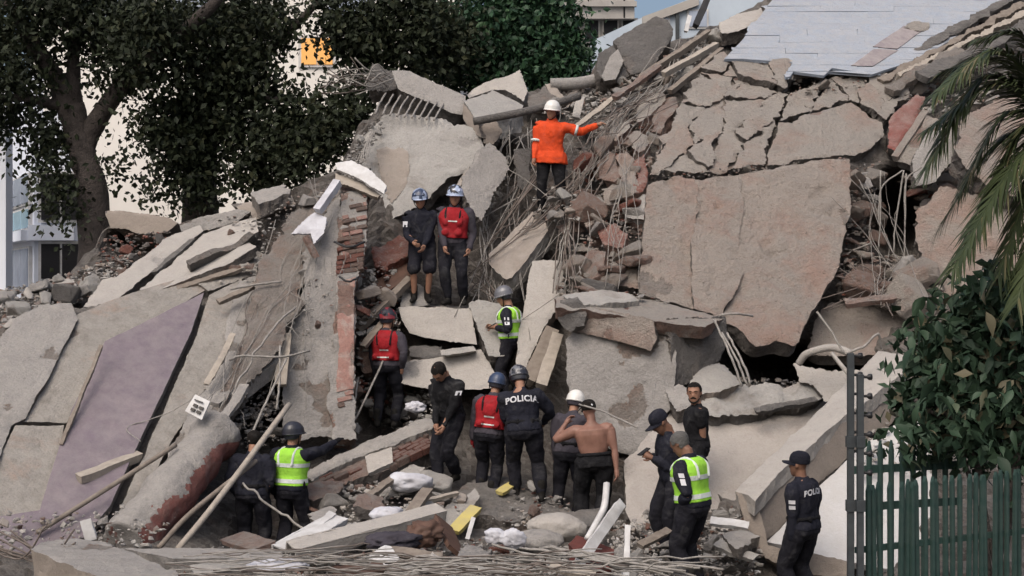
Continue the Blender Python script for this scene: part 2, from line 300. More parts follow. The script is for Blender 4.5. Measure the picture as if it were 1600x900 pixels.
# ------------------------------------------------------------------ slabs: prisms with chipped edges, each at its own distance
def planefn(ref):
    A = np.array([[1, u, v] for u, v, Y in ref]); b = np.array([1 / Y for u, v, Y in ref])
    s = np.linalg.lstsq(A, b, rcond=None)[0]
    return lambda u, v: 1.0 / (s[0] + s[1] * u + s[2] * v)
def prep(outline, ref):
    f = planefn(ref); pts = [P(u, v, f(u, v)) for u, v in outline]
    a, b, c = [P(u, v, f(u, v)) for u, v in ((outline[0][0], outline[0][1]), (outline[0][0] + 50, outline[0][1]), (outline[0][0], outline[0][1] + 50))]
    n = (b - a).cross(c - a).normalized()
    if n.dot(Vector((0, 0, CZ)) - pts[0]) < 0: n = -n
    return pts, n, f
SEED = [11]
def prism(name, pts, n, ext, mat, edge, jag=.018, seg=.22, res=.035, disp=.012, parent=None, dscale=4.0, warp=0, spall=None, chip=None):
    """a broken plate: finely triangulated uneven face, ragged outline, rough broken flanks"""
    SEED[0] += 1; rnd = random.Random(SEED[0]); sdv = SEED[0] % 97
    c = sum(pts, Vector()) / len(pts); ax = (pts[1] - pts[0]).normalized(); ax = (ax - n * ax.dot(n)).normalized(); ay = n.cross(ax)
    q = [((p - c).dot(ax), (p - c).dot(ay)) for p in pts]
    if sum(q[i][0] * q[(i + 1) % len(q)][1] - q[(i + 1) % len(q)][0] * q[i][1] for i in range(len(q))) < 0: q = q[::-1]
    per = sum(math.dist(q[i], q[(i + 1) % len(q)]) for i in range(len(q)))
    xs = [p[0] for p in q]; ys = [p[1] for p in q]; area = (max(xs) - min(xs)) * (max(ys) - min(ys))
    res = max(res, math.sqrt(area / 9000)); res = min(res, max(.008, math.sqrt(area) / 7)); st = max(res * .9, per / 420); out = []
    for i, p in enumerate(q):
        p2 = q[(i + 1) % len(q)]; L = math.dist(p, p2)
        if L < 1e-5: continue
        k = max(1, int(L / seg)); kn = [0.0] + [rnd.gauss(0, jag) for _ in range(k - 1)] + [0.0]; m = ((p2[1] - p[1]) / L, -(p2[0] - p[0]) / L); ns = max(1, int(L / st))
        for j in range(ns):
            t = j / ns; x = t * k; a = int(x); o = kn[a] * (1 - x + a) + kn[min(a + 1, k)] * (x - a) + (rnd.gauss(0, jag * .28) if j else 0)
            out.append((p[0] + (p2[0] - p[0]) * t + m[0] * o, p[1] + (p2[1] - p[1]) * t + m[1] * o))
    B = np.array(out); k = len(B)
    gx, gy = np.meshgrid(np.arange(min(xs) - .1, max(xs) + .1, res), np.arange(min(ys) - .1, max(ys) + .1, res * .87)); gx = gx + (np.arange(gx.shape[0]) % 2)[:, None] * res * .5
    G = np.stack([gx.ravel(), gy.ravel()], 1); rng = np.random.default_rng(SEED[0]); G = G + rng.uniform(-.25, .25, G.shape) * res
    def bdist(X):
        A_ = B; D_ = np.roll(B, -1, 0) - B; dl = (D_ ** 2).sum(1) + 1e-12; r = np.full(len(X), 9e9)
        for i0 in range(0, len(X), 2000):
            x = X[i0:i0 + 2000, None, :] - A_[None]; t = np.clip((x * D_[None]).sum(2) / dl, 0, 1); e = x - t[..., None] * D_[None]; r[i0:i0 + 2000] = np.sqrt((e ** 2).sum(2).min(1))
        return r
    ins = np.zeros(len(G), bool)
    for i in range(k):
        x1, y1 = B[i]; x2, y2 = B[i - 1]
        cr = (y1 > G[:, 1]) != (y2 > G[:, 1])
        ins ^= cr & (G[:, 0] < (x2 - x1) * (G[:, 1] - y1) / ((y2 - y1) if abs(y2 - y1) > 1e-12 else 1e-12) + x1)
    G = G[ins]
    if len(G): G = G[bdist(G) > res * .55]
    rv, re_, rf = delaunay_2d_cdt([Vector(p) for p in np.concatenate([B, G])], [], [list(range(k))], 1, 1e-6)[:3]
    X = np.array([tuple(p) for p in rv]); aX, aY, aN, aE, cc = (np.array(t) for t in (ax, ay, n, ext, c))
    chip = jag * .7 + .004 if chip is None else chip
    def front(X):
        w3 = X[:, :1] * aX + X[:, 1:] * aY; w = w3 + cc; h = fbm(w * dscale, sdv, 4) * disp - np.maximum(0, fbm(w * 2.1, sdv + 5, 3) - .22) * disp * 5
        if warp: h = h + fbm(w * .55, sdv + 9, 2) * warp
        d = bdist(X); cw = max(.05, chip * 2.2); h = h - np.clip(1 - d / cw, 0, 1) ** 1.5 * chip * np.clip(fbm(w * 5, sdv + 3, 3) * 2.2 + .35, 0, 1.6)
        sp_ = None
        if spall:
            sp_ = np.clip((fbm(w * spall[1], sdv + 21, 5) - spall[2]) / .06, 0, 1); h = h - sp_ * spall[3]
        return w3 + h[:, None] * aN, sp_
    FV, sp_ = front(X); V = [FV]; Fc = [tuple(f) for f in rf]; nf = len(Fc); mi = [0] * nf
    if spall:
        for i, f in enumerate(Fc):
            if sum(sp_[j] for j in f) / len(f) > .5: mi[i] = 2
    Q, _ = front(B); th = ext.length; nr = int(max(1, min(6, th / .07))); base = len(FV)
    D = np.roll(B, -1, 0) - np.roll(B, 1, 0); Ln = np.hypot(D[:, 0], D[:, 1]) + 1e-9; O = (D[:, 1] / Ln)[:, None] * aX - (D[:, 0] / Ln)[:, None] * aY; ra = jag * 1.1 + .004
    for r in range(nr + 1):
        t = r / nr; p = Q + aE * t
        if r:
            Qs = Q.copy()
            for sh in range(1, 4): Qs = Qs + np.roll(Q, sh, 0) + np.roll(Q, -sh, 0)
            kk = min(.85, r * .5); p = (Q * (1 - kk) + Qs / 7 * kk) + aE * t
            p = p + O * ((fbm((p + cc) * np.array([6, 6, 15]), sdv + 40, 4) - .25) * ra * 1.6)[:, None] + (O * 0 + aE / th) * (rng.uniform(-.15, .15, k) * min(.05, th / nr) * (r < nr))[:, None]
        V.append(p)
        if r:
            for i in range(k): i2 = (i + 1) % k; a0 = base + (r - 1) * k; a1 = base + r * k; Fc.append((a0 + i2, a0 + i, a1 + i, a1 + i2))
    Fc.append(tuple(base + nr * k + i for i in range(k))[::-1]); mi += [1] * (len(Fc) - nf)
    me = mesh(name, np.concatenate(V), Fc, [M[mat], M[edge]] + ([M[spall[0]]] if spall else []))
    me.polygons.foreach_set('material_index', np.array(mi, np.int32)); sm = np.zeros(len(Fc), bool); sm[:nf] = True; me.polygons.foreach_set('use_smooth', sm)
    return link(name, me, c, parent)
SPD = {'grey': ('rough', 1.2, .34, .018), 'cream': ('grey', 1.4, .36, .012), 'pale': ('grey', 1.3, .34, .015), 'pinkcrack': ('brickdust', 1.2, .36, .015), 'brown': ('edge', 1.5, .40, .015), 'slope': ('grey', 1.1, .38, .012), 'greydark': ('edge', 1.5, .3, .02)}
def slab(name, label, cat, outline, ref, thick=.2, mat='grey', edge='edge', group=None, parent=None, ext=None, **kw):
    if 'spall' not in kw and mat in SPD and thick >= .12 and name not in ('parapet_top', 'parapet_side', 'parapet_end'): kw['spall'] = SPD[mat]
    pts, n, f = prep(outline, ref)
    o = prism(name, pts, n, Vector(ext) if ext else -n * thick, mat, edge, parent=parent, **kw)
    if label: tagit(o, label, cat, group)
    return o
def clip_poly(poly, a, b, c):   # keep a*x+b*y<=c
    out = []
    for i in range(len(poly)):
        p, q = poly[i], poly[(i + 1) % len(poly)]; dp = a * p[0] + b * p[1] - c; dq = a * q[0] + b * q[1] - c
        if dp <= 0: out.append(p)
        if dp * dq < 0:
            t = dp / (dp - dq); out.append((p[0] + t * (q[0] - p[0]), p[1] + t * (q[1] - p[1])))
    return out
def voronoi(poly, seeds, gap, sx=1.0, ang=0.0):
    ca, sa = math.cos(ang), math.sin(ang)
    tr = lambda p: ((p[0] * ca + p[1] * sa) * sx, -p[0] * sa + p[1] * ca)
    inv = lambda p: (p[0] / sx * ca - p[1] * sa, p[0] / sx * sa + p[1] * ca)
    S = [tr(s) for s in seeds]; Q = [tr(p) for p in poly]; out = []
    for i, s in enumerate(S):
        c = Q
        for j, t in enumerate(S):
            if i == j or not c: continue
            a, b = t[0] - s[0], t[1] - s[1]; L = math.hypot(a, b); k = (t[0] ** 2 + t[1] ** 2 - s[0] ** 2 - s[1] ** 2) / 2 - gap * L / 2
            c = clip_poly(c, a, b, k)
        if len(c) > 2: out.append([inv(p) for p in c])
    return out
def cracked(name, label, cat, outline, ref, seeds, gap, mat, edge='edge', thick=.16, sx=1, ang=0, tilt=.03, lift=.05, seed=1, res=.035, parts_name='plaster_piece', jag=.028, disp=.022):
    f0 = planefn(ref); rnd = random.Random(seed)
    cx = sum(p[0] for p in outline) / len(outline); cy = sum(p[1] for p in outline) / len(outline)
    root = empty(name, P(cx, cy, f0(cx, cy) + thick), label, cat)
    for poly in voronoi(outline, seeds, gap, sx, ang):
        ar = abs(sum(poly[i][0] * poly[(i + 1) % len(poly)][1] - poly[(i + 1) % len(poly)][0] * poly[i][1] for i in range(len(poly)))) / 2
        if ar < 60: continue
        pts, n, f = prep(poly, ref)
        pc = sum(pts, Vector()) / len(pts)
        q = Matrix.Rotation(rnd.gauss(0, tilt), 4, Vector((1, 0, 0))) @ Matrix.Rotation(rnd.gauss(0, tilt), 4, Vector((0, 0, 1)))
        off = n * abs(rnd.gauss(0, lift))
        pts = [q @ (p - pc) + pc + off for p in pts]; n = (q @ n)
        prism(parts_name, pts, n, -n * thick, mat, edge, jag=jag, seg=.10, res=res, disp=disp, parent=root)
    return root
def grid_seeds(u0, v0, u1, v1, nu, nv, j, seed):
    rnd = random.Random(seed); S = []
    for a in range(nu):
        for b in range(nv):
            S.append((u0 + (u1 - u0) * (a + .5 + rnd.uniform(-j, j)) / nu, v0 + (v1 - v0) * (b + .5 + rnd.uniform(-j, j)) / nv))
    return S
# ------------------------------------------------------------------ rods, bricks, boards
def tube_geo(pts, radii, n=6, base=0):
    V = []; Fc = []; k = len(pts); up = Vector((.31, .2, .93)).normalized()
    for i, p in enumerate(pts):
        t = (pts[min(i + 1, k - 1)] - pts[max(i - 1, 0)]).normalized()
        a = t.cross(up)
        if a.length < .05: a = t.cross(Vector((1, 0, 0)))
        a.normalize(); b = t.cross(a); r = radii[i] if hasattr(radii, '__len__') else radii
        for j in range(n):
            h = 2 * math.pi * j / n; V.append(p + (a * math.cos(h) + b * math.sin(h)) * r)
    for i in range(k - 1):
        for j in range(n):
            j2 = (j + 1) % n; Fc.append((base + i * n + j, base + i * n + j2, base + (i + 1) * n + j2, base + (i + 1) * n + j))
    Fc.append(tuple(base + j for j in range(n))[::-1]); Fc.append(tuple(base + (k - 1) * n + j for j in range(n)))
    return V, Fc
def catmull(p, m=5):
    if len(p) < 3: return p
    q = [p[0] * 2 - p[1]] + list(p) + [p[-1] * 2 - p[-2]]; out = []
    for i in range(1, len(q) - 2):
        for j in range(m):
            t = j / m; a, b, c, d = q[i - 1], q[i], q[i + 1], q[i + 2]
            out.append(.5 * ((2 * b) + (c - a) * t + (2 * a - 5 * b + 4 * c - d) * t * t + (3 * b - a - 3 * c + d) * t ** 3))
    out.append(p[-1]); return out
def px3(t, off=.12):
    return P(t[0], t[1], t[2] if len(t) > 2 else Yd(t[0], t[1]) - off)
def rod(pts, r=.012, mat='rebar', name='rebar', label='rusty steel reinforcing bar', cat='rebar', group=None, off=.12, n=5, parent=None):
    p = catmull([px3(t, off) for t in pts], 7)
    if r < .022:
        kr = random.Random(int(abs(p[0].x * 977 + p[-1].z * 613 + p[0].z * 331))); L_ = (p[-1] - p[0]).length; kv = Vector()
        for i in range(1, len(p) - 1):
            if kr.random() < .6: kv = Vector((kr.gauss(0, 1), kr.gauss(0, .6), kr.gauss(0, 1))) * (min(.022, .006 * L_) if L_ > 1.6 else .0035)
            p[i] = p[i] + kv
    V, Fc = tube_geo(p, r, n)
    o = centred(name, V, Fc, [M[mat]], parent, True)
    return tagit(o, label, cat, group) if parent is None else o
def bar(name, label, cat, a, b, wd, th, mat, up=(0, -.4, 1), parent=None, jag=.004, group=None, off=.12, res=.03):
    """a board or beam from a to b (pixels and distance), wd wide across, th thick"""
    A, B = px3(a, off), px3(b, off); t = (B - A).normalized(); n = Vector(up); n = (n - t * n.dot(t)).normalized(); s = t.cross(n)
    pts = [A + s * wd / 2, B + s * wd / 2, B - s * wd / 2, A - s * wd / 2]
    o = prism(name, pts, n, -n * th, mat, mat, jag=jag, seg=.2, res=res, disp=.004, parent=parent)
    if parent is None: tagit(o, label, cat, group)
    return o
BRK = {}
def brick_mesh(k, mat):
    if (k, mat) not in BRK:
        rnd = random.Random(k * 7 + len(mat)); V = []
        for x in (-.5, .5):
            for y in (-.5, .5):
                for z in (-.5, .5): V.append((x * rnd.uniform(.88, 1), y * rnd.uniform(.88, 1), z * rnd.uniform(.85, 1)))
        Fc = [(0, 1, 3, 2), (4, 6, 7, 5), (0, 4, 5, 1), (2, 3, 7, 6), (0, 2, 6, 4), (1, 5, 7, 3)]
        bm = bmesh.new(); vs = [bm.verts.new(v) for v in V]
        for f in Fc: bm.faces.new([vs[i] for i in f])
        bmesh.ops.recalc_face_normals(bm, faces=bm.faces[:])
        bmesh.ops.bevel(bm, geom=bm.edges[:], offset=.06, segments=1, affect='EDGES')
        me = bpy.data.meshes.new('brick'); bm.to_mesh(me); bm.free(); me.materials.append(M[mat]); BRK[(k, mat)] = me
    return BRK[(k, mat)]
def bricks(parent, quad, ref, bw=.21, bh=.075, depth=.11, drop=.1, mats=('brick', 'brickdust'), proud=.02, seed=1, jit=.018):
    """brickwork laid over a pixel quad (origin, u end, v end) lying in a plane"""
    f = planefn(ref); o, a, b = [P(u, v, f(u, v)) for u, v in quad]; rnd = random.Random(seed)
    du = a - o; dv = b - o; lu, lv = du.length, dv.length; ex = du.normalized(); n = ex.cross(dv).normalized()
    if n.y > 0: n = -n
    ey = n.cross(ex)
    if ey.dot(dv) < 0: ey = -ey; 
    rot = Matrix((ex, ey, ex.cross(ey))).transposed().to_euler()
    nn = 0
    for r in range(int(lv / bh)):
        x = -(r % 2) * bw / 2
        while x < lu - .03:
            x0, x1 = max(x, 0), min(x + bw, lu); x += bw
            if x1 - x0 < .05 or rnd.random() < drop: continue
            sk = dv.normalized().dot(ex) * (r + .5) * bh
            c = o + ex * ((x0 + x1) / 2 + sk) + ey * (r + .5) * bh + n * (proud - depth / 2 + rnd.uniform(-jit, jit * .8))
            ob = link('brick', brick_mesh(rnd.randrange(4), mats[0] if rnd.random() < .6 else mats[1]), c, parent, rot)
            ob.scale = ((x1 - x0) - .006, bh - .005, depth); nn += 1
    return nn

# ================================================================== LEFT: the leaning facade
LW = [(60, 830, 16.0), (320, 455, 20.2), (110, 490, 19.2)]
def near(ref, d): return [(u, v, Y - d) for u, v, Y in ref]
slab('wall_slab', 'pale grey plaster slab at the far left edge above the beige wall', 'wall slab', [(18, 662), (-8, 740), (-60, 800), (-90, 640), (25, 496), (65, 476), (112, 472), (122, 498), (96, 548), (76, 592), (40, 652)], near(LW, .08), .25, 'grey', res=.045, jag=.012, seg=.35, warp=.05)
slab('wall_slab', 'beige leaning wall slab with brownish patches left of the mauve panel', 'wall slab', [(118, 492), (165, 472), (235, 448), (300, 430), (330, 448), (250, 492), (170, 534), (150, 590), (104, 660), (10, 658), (30, 645), (64, 595), (88, 545)], LW, .22, 'leftwall', res=.045, jag=.006, seg=.4, spall=('rough', 1.1, .30, .03))
slab('wall_slab', 'lower beige wall slab under a horizontal crack beside the mauve panel', 'wall slab', [(24, 664), (100, 664), (94, 700), (72, 800), (-40, 822), (-70, 800), (-10, 735)], near(LW, .03), .22, 'leftwall', res=.045, jag=.010)
slab('painted_wall', 'large mauve painted wall panel leaning on the left slope', 'wall panel', [(164, 533), (319, 457), (298, 520), (258, 605), (222, 680), (172, 790), (130, 840), (60, 862), (-40, 880), (-60, 815), (62, 797), (92, 700), (112, 640)], near(LW, .14), .14, 'mauve', 'leftwall', res=.045, jag=.004, seg=.5, disp=.006)
slab('wall_slab', 'narrow beige slab strip along the right edge of the mauve panel', 'wall slab', [(327, 460), (378, 436), (362, 520), (330, 590), (300, 640), (262, 700), (208, 812), (186, 800), (234, 688), (271, 606), (308, 522)], near(LW, .07), .2, 'leftwall', res=.04, jag=.010)
slab('wall_slab', 'grey slab strip between panel strip and tangled plaster face', 'wall slab', [(374, 440), (410, 423), (400, 500), (358, 600), (318, 660), (262, 716), (295, 645), (330, 590), (352, 520)], near(LW, .16), .2, 'grey', res=.04, jag=.02)
slab('backing_wall', 'dark backing sheet added to darken the joints of the left slope', 'wall slab', [(-80, 560), (60, 480), (150, 478), (300, 436), (405, 425), (390, 520), (330, 640), (200, 800), (60, 860), (-80, 880)], near(LW, -.16), .15, 'mound', res=.06, jag=.03)  # sheet added behind the slabs, its dark colour stands in for shade in the joints
bar('wooden_ridge', 'thin dark wooden trim on the left edge of the mauve panel', 'trim', (158, 538, 18.25), (95, 694, 17.0), .05, .05, 'wood')
bar('wooden_plank', 'short grey plank resting across the lower mauve panel', 'plank', (122, 742, 16.55), (218, 706, 17.2), .13, .10, 'woodlight')
rod([(58, 832, 15.75), (160, 768, 16.3), (275, 695, 17.0)], .03, 'wood', 'dark_pole', 'long dark straight pole lying across the foot of the mauve panel', 'pole', n=7)
# upper plates of the left slope
slab('wall_slab', 'long cream slab running under the left roof edge, beside a dark joint', 'wall slab', [(160, 436), (182, 432), (268, 366), (312, 352), (318, 360), (215, 440), (170, 478), (130, 480)], [(190, 432, 20.6), (300, 355, 22.2), (215, 440, 20.5)], .16, 'cream', res=.035)
slab('wall_slab', 'broad pale slab with torn right corner at the top of the left slope', 'wall slab', [(218, 452), (318, 366), (400, 338), (404, 362), (380, 372), (400, 385), (352, 412), (300, 432), (232, 460)], [(218, 452, 20.2), (318, 366, 21.8), (400, 345, 21.9)], .14, 'cream', res=.035)
slab('wall_slab', 'thin layered slab edge lying over the pale slab on the left slope', 'wall slab', [(296, 414), (372, 388), (398, 366), (402, 380), (378, 402), (330, 420), (300, 428)], [(300, 420, 20.4), (400, 375, 21.2), (340, 405, 20.75)], .1, 'greydark', res=.03)
slab('wall_slab', 'small beige slab below the thin layered edge on the left slope', 'wall slab', [(300, 436), (378, 408), (402, 392), (420, 400), (408, 424), (374, 438), (326, 455)], near(LW, .06), .15, 'leftwall', res=.035)
slab('roof_beam', 'brown round-edged concrete beam end above a hollow, beside the tree trunk', 'concrete beam', [(163, 329), (215, 332), (262, 340), (278, 348), (262, 362), (240, 366), (172, 356)], [(163, 329, 22.9), (270, 345, 22.6), (200, 360, 22.7)], .9, 'brown', res=.04)
slab('concrete_slab', 'grey broken slab edge along the skyline left of the cream slab', 'concrete slab', [(280, 352), (300, 342), (372, 326), (392, 330), (372, 344), (300, 364), (284, 366)], [(280, 352, 22.4), (390, 330, 22.2), (300, 364, 22.3)], .3, 'grey', res=.04)
slab('concrete_slab', 'brownish slab edge on the skyline below the big tree', 'concrete slab', [(360, 318), (410, 312), (452, 300), (462, 318), (420, 335), (395, 345)], [(360, 318, 22.6), (452, 300, 22.4), (420, 335, 22.2)], .3, 'brown', res=.04)
# tangled plaster face
RF = [(330, 660, 18.0), (450, 330, 21.4), (540, 290, 21.4)]
slab('plaster_wall', 'rough brown plaster face with hanging wires left of the brick column', 'wall slab', [(398, 452), (420, 392), (452, 335), (500, 300), (530, 292), (520, 330), (470, 395), (478, 440), (446, 520), (436, 548), (385, 600), (345, 655), (318, 672), (352, 600), (388, 520)], [(340, 650, 18.0), (450, 335, 21.2), (500, 400, 20.6)], .25, 'rough', res=.045, jag=.05, disp=.04)
bar('concrete_beam', 'thin pale beam pointing up right above the dark hollow beside the pointing officer', 'concrete beam', (330, 628, 18.1), (428, 556, 19.2), .24, .22, 'grey')
bar('plank', 'grey plank leaning beside the column with a broken foot', 'plank', (438, 600, 18.9), (446, 520, 19.4), .16, .08, 'woodlight')
# column with exposed brickwork
CW = [(470, 400, 20.3), (575, 292, 21.0), (555, 680, 19.0)]
slab('column_wall', 'tall grey plastered wall stub beside the exposed brick column', 'wall', [(472, 398), (500, 345), (532, 298), (534, 420), (528, 560), (520, 682), (462, 690), (440, 676), (442, 600), (440, 548), (476, 446)], CW, .35, 'grey', res=.045, jag=.03, disp=.022)
cb = slab('brick_column', 'upright column with stripped plaster showing red bricks', 'column', [(532, 300), (576, 290), (572, 372), (556, 440), (552, 560), (557, 686), (520, 686), (516, 600), (522, 500), (530, 400)], near(CW, .08), .4, 'grey', 'brickdust', res=.04, jag=.03, disp=.025, spall=('brickdust', 1.8, .08, .025))
bricks(cb, [(534, 302), (573, 294), (534, 398)], near(CW, .10), drop=.62, mats=('brickdust', 'salmon'), seed=3)
slab('brick_face', None, None, [(528, 438), (556, 432), (553, 520), (552, 606), (526, 612), (528, 520)], near(CW, .115), .05, 'salmon', 'brickdust', parent=cb, res=.03, jag=.015, disp=.012, spall=('brickdust', 2.5, .2, .012))
bricks(cb, [(526, 606), (552, 600), (527, 640)], near(CW, .10), drop=.3, mats=('salmon', 'brickdust'), seed=4)
bricks(cb, [(527, 372), (570, 365), (524, 430)], near(CW, .10), drop=.15, seed=5)
rod([(522, 378, 20.0), (545, 386, 19.9), (570, 378, 20.1)], .018, 'cable', 'steel_tie', 'dark iron tie wrapped round the brick column', 'steel tie')
rod([(530, 432, 19.8), (545, 440, 19.75), (560, 433, 19.9)], .016, 'cable', 'steel_tie', 'lower dark iron tie sagging on the brick column', 'steel tie')
slab('broken_board', 'white splintered ceiling board on top of the brick column', 'board', [(524, 254), (548, 250), (580, 266), (604, 290), (600, 302), (560, 278), (526, 264)], [(524, 254, 21.0), (604, 290, 20.7), (560, 278, 20.8)], .05, 'white', 'white', res=.02, jag=.015)
slab('broken_board', 'lower white board layer over the brown hole atop the brick column', 'board', [(524, 268), (560, 282), (596, 304), (590, 308), (545, 290), (524, 284)], [(524, 268, 21.0), (596, 304, 20.75), (545, 290, 20.8)], .06, 'woodlight', 'wood', res=.02)
slab('plaster_lump', 'pink broken plaster block under the white board on the column', 'plaster lump', [(530, 280), (572, 290), (580, 306), (560, 300), (536, 300)], [(530, 280, 21.1), (580, 306, 20.9), (536, 300, 20.9)], .3, 'brickdust', res=.03)
bar('white_pipe', 'white wrapped pipe slanting down beside the column top', 'pipe', (494, 326, 20.3), (526, 280, 20.6), .12, .11, 'whitecloth')
slab('torn_sheet', 'crumpled white sheet hanging on the wall stub', 'sheet', [(453, 362), (470, 345), (490, 328), (510, 338), (506, 362), (490, 380), (484, 362)], [(453, 362, 20.2), (510, 338, 20.3), (490, 380, 20.1)], .06, 'whitecloth', 'whitecloth', res=.02, disp=.03, warp=.12)
bar('plank', 'pale pink plank hanging below the crumpled white sheet', 'plank', (478, 368, 20.1), (496, 402, 20.1), .10, .05, 'brickdust')
# round beam with the red painted flank
def painted_beam():
    a = catmull([P(345, 672, 17.75), P(310, 715, 17.3), P(262, 775, 16.6), P(195, 850, 15.9)], 8)
    k = len(a); V, Fc = tube_geo(a, [.30 + .02 * math.sin(i * .9) for i in range(k)], 14)
    me = remesh(V, Fc, .035, 1); co = get_co(me); no = get_no(me); co = co + no * (fbm(co * 3.5, 77, 4) * .05)[:, None]
    c = co.mean(0); set_co(me, co - c); me.materials.append(M['grey']); me.materials.append(M['redwall'])
    pn = np.empty(len(me.polygons) * 3); me.polygon_normals.foreach_get('vector', pn); pn = pn.reshape(-1, 3)
    pc = np.empty(len(me.polygons) * 3); me.polygons.foreach_get('center', pc); pc = pc.reshape(-1, 3)
    nz = fbm((pc + c) * 2.2, 8, 4)
    me.polygons.foreach_set('material_index', ((pn @ np.array([.75, -.5, -.45]) + nz * .5 > .62) & (pc[:, 2] < .42)).astype(np.int32))
    tagit(link('fallen_beam', me, c), 'thick rounded fallen beam with a red painted lower flank', 'concrete beam')
painted_beam()
def marker_card():
    ref = [(290, 640, 17.35), (325, 625, 17.35), (310, 660, 17.25)]
    o = slab('marker_plate', 'white plate with four black squares lying on the left slope', 'marker plate', [(305, 616), (328, 627), (315, 656), (289, 642)], ref, .03, 'white', 'white', res=.012, jag=0, disp=.002)
    f = planefn(near(ref, .03))
    for (u, v) in ((305, 633), (314, 637), (301, 639.5), (310, 643.5)):
        pts = [P(a, b, f(a, b)) for a, b in ((u - 2.0, v - 3.0), (u + 4, v - .5), (u + 1.8, v + 3.6), (u - 4.2, v + 1))]
        n = (pts[1] - pts[0]).cross(pts[3] - pts[0]).normalized()
        if n.y > 0: n = -n
        V = pts + [p - n * .02 for p in pts]; centred('black_square', V, [(0, 1, 2, 3), (7, 6, 5, 4), (0, 4, 5, 1), (1, 5, 6, 2), (2, 6, 7, 3), (3, 7, 4, 0)], [M['eye']], o)
    pts = [P(a, b, f(a, b)) for a, b in ((304, 623.5), (317, 628.5), (316.5, 630), (303.5, 625))]
    V = pts + [p + Vector((0, .02, 0)) for p in pts]; centred('black_line', V, [(0, 1, 2, 3), (7, 6, 5, 4), (0, 4, 5, 1), (1, 5, 6, 2), (2, 6, 7, 3), (3, 7, 4, 0)], [M['eye']], o)
marker_card()
# lower-left beams in front
slab('concrete_beam', 'heavy pale concrete beam at the bottom left with its top in view', 'concrete beam', [(48, 858), (66, 846), (122, 840), (160, 846), (274, 888), (300, 960), (252, 948), (164, 905)], [(48, 858, 14.0), (122, 840, 14.7), (274, 888, 13.3)], .55, 'grey', 'brown', ext=(.03, .02, -.55), res=.035, jag=.012)
slab('kerb_beam', 'long low grey beam lying behind the heavy bottom left beam', 'concrete beam', [(190, 855), (300, 856), (440, 858), (440, 872), (270, 872), (220, 862)], [(190, 855, 14.6), (440, 858, 14.6), (270, 872, 14.1)], .3, 'grey', 'grey', ext=(0, .05, -.3), res=.035, jag=.01)
bar('white_post', 'short white post standing at the foot of the mauve panel', 'post', (142, 845, 15.0), (133, 812, 15.0), .12, .05, 'white', up=(0, -1, .1))

# ================================================================== CENTRE
tsl = slab('concrete_slab', 'large pale slab standing at the top centre with a brown stain', 'concrete slab', [(548, 262), (565, 215), (600, 178), (640, 178), (690, 184), (735, 198), (757, 232), (728, 268), (702, 276), (668, 310), (640, 330), (602, 345), (590, 330), (570, 300)], [(560, 250, 22.9), (750, 230, 23.0), (610, 335, 22.2)], .3, 'pale', res=.045, jag=.04, disp=.02)
slab('brown_stain', None, None, [(588, 232), (606, 228), (636, 232), (640, 262), (634, 292), (612, 318), (600, 300), (592, 262)], [(560, 250, 22.875), (750, 230, 22.975), (610, 335, 22.175)], .03, 'brown', 'brown', parent=tsl, res=.03, jag=.03, disp=.006)
slab('concrete_beam', 'long grey roof beam jutting over the top centre with a rebar comb under it', 'concrete beam', [(612, 110), (640, 110), (728, 150), (722, 178), (705, 176), (622, 138)], [(612, 110, 24.6), (728, 150, 24.2), (622, 138, 24.3)], .7, 'grey', 'greydark', res=.04, jag=.012)
slab('concrete_chunk', 'wedge of torn concrete on the left end of the long roof beam', 'concrete chunk', [(582, 98), (612, 112), (622, 138), (600, 142), (572, 138), (575, 115)], [(582, 98, 24.6), (622, 138, 24.4), (575, 140, 24.4)], .5, 'greydark', res=.035, jag=.05)
KB = empty('concrete_block', P(775, 170, 24), 'big pale concrete block with lit top at the end of the roof beam', 'concrete block')  # light painted in: pale top face, brown front and side faces
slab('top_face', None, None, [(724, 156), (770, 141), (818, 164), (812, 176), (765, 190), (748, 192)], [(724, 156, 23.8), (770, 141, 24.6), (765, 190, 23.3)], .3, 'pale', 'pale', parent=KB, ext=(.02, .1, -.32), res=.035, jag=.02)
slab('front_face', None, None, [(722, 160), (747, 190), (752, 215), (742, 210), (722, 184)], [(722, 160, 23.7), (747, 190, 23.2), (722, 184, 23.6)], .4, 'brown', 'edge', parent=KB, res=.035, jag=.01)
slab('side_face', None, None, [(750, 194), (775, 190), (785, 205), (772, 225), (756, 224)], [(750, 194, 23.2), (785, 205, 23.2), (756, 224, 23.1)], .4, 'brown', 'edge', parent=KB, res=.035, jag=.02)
slab('concrete_block', 'tilted concrete block with a fluted end behind the big pale block', 'concrete block', [(730, 146), (738, 138), (812, 108), (824, 140), (818, 158), (790, 140), (772, 140), (732, 152)], [(730, 146, 25.0), (812, 108, 25.2), (818, 158, 24.6)], .6, 'cream', 'grey', res=.035, jag=.02)
rod([(740, 190, 23.0), (830, 172, 22.9), (905, 150, 23.4)], .065, 'greydark', 'concrete_post', 'knobbly grey concrete post lying level behind the orange jacket', 'post', n=9)
rod([(860, 132, 25.0), (905, 130, 25.0), (942, 122, 25.2)], .11, 'grey', 'concrete_post', 'round grey post lying on the skyline below the green tree', 'post', n=9)
bar('broken_plank', 'short pale plank tipped on end right of the white helmet on the skyline', 'plank', (900, 182, 23.6), (908, 150, 24), .13, .07, 'cream', up=(0, -1, .2))
slab('concrete_chunk', 'grey rough chunk right of the tilted block on the skyline', 'concrete chunk', [(825, 150), (852, 128), (862, 165), (845, 172), (826, 168)], [(825, 150, 24.8), (852, 128, 25), (845, 172, 24.5)], .4, 'edge', res=.035, jag=.04)
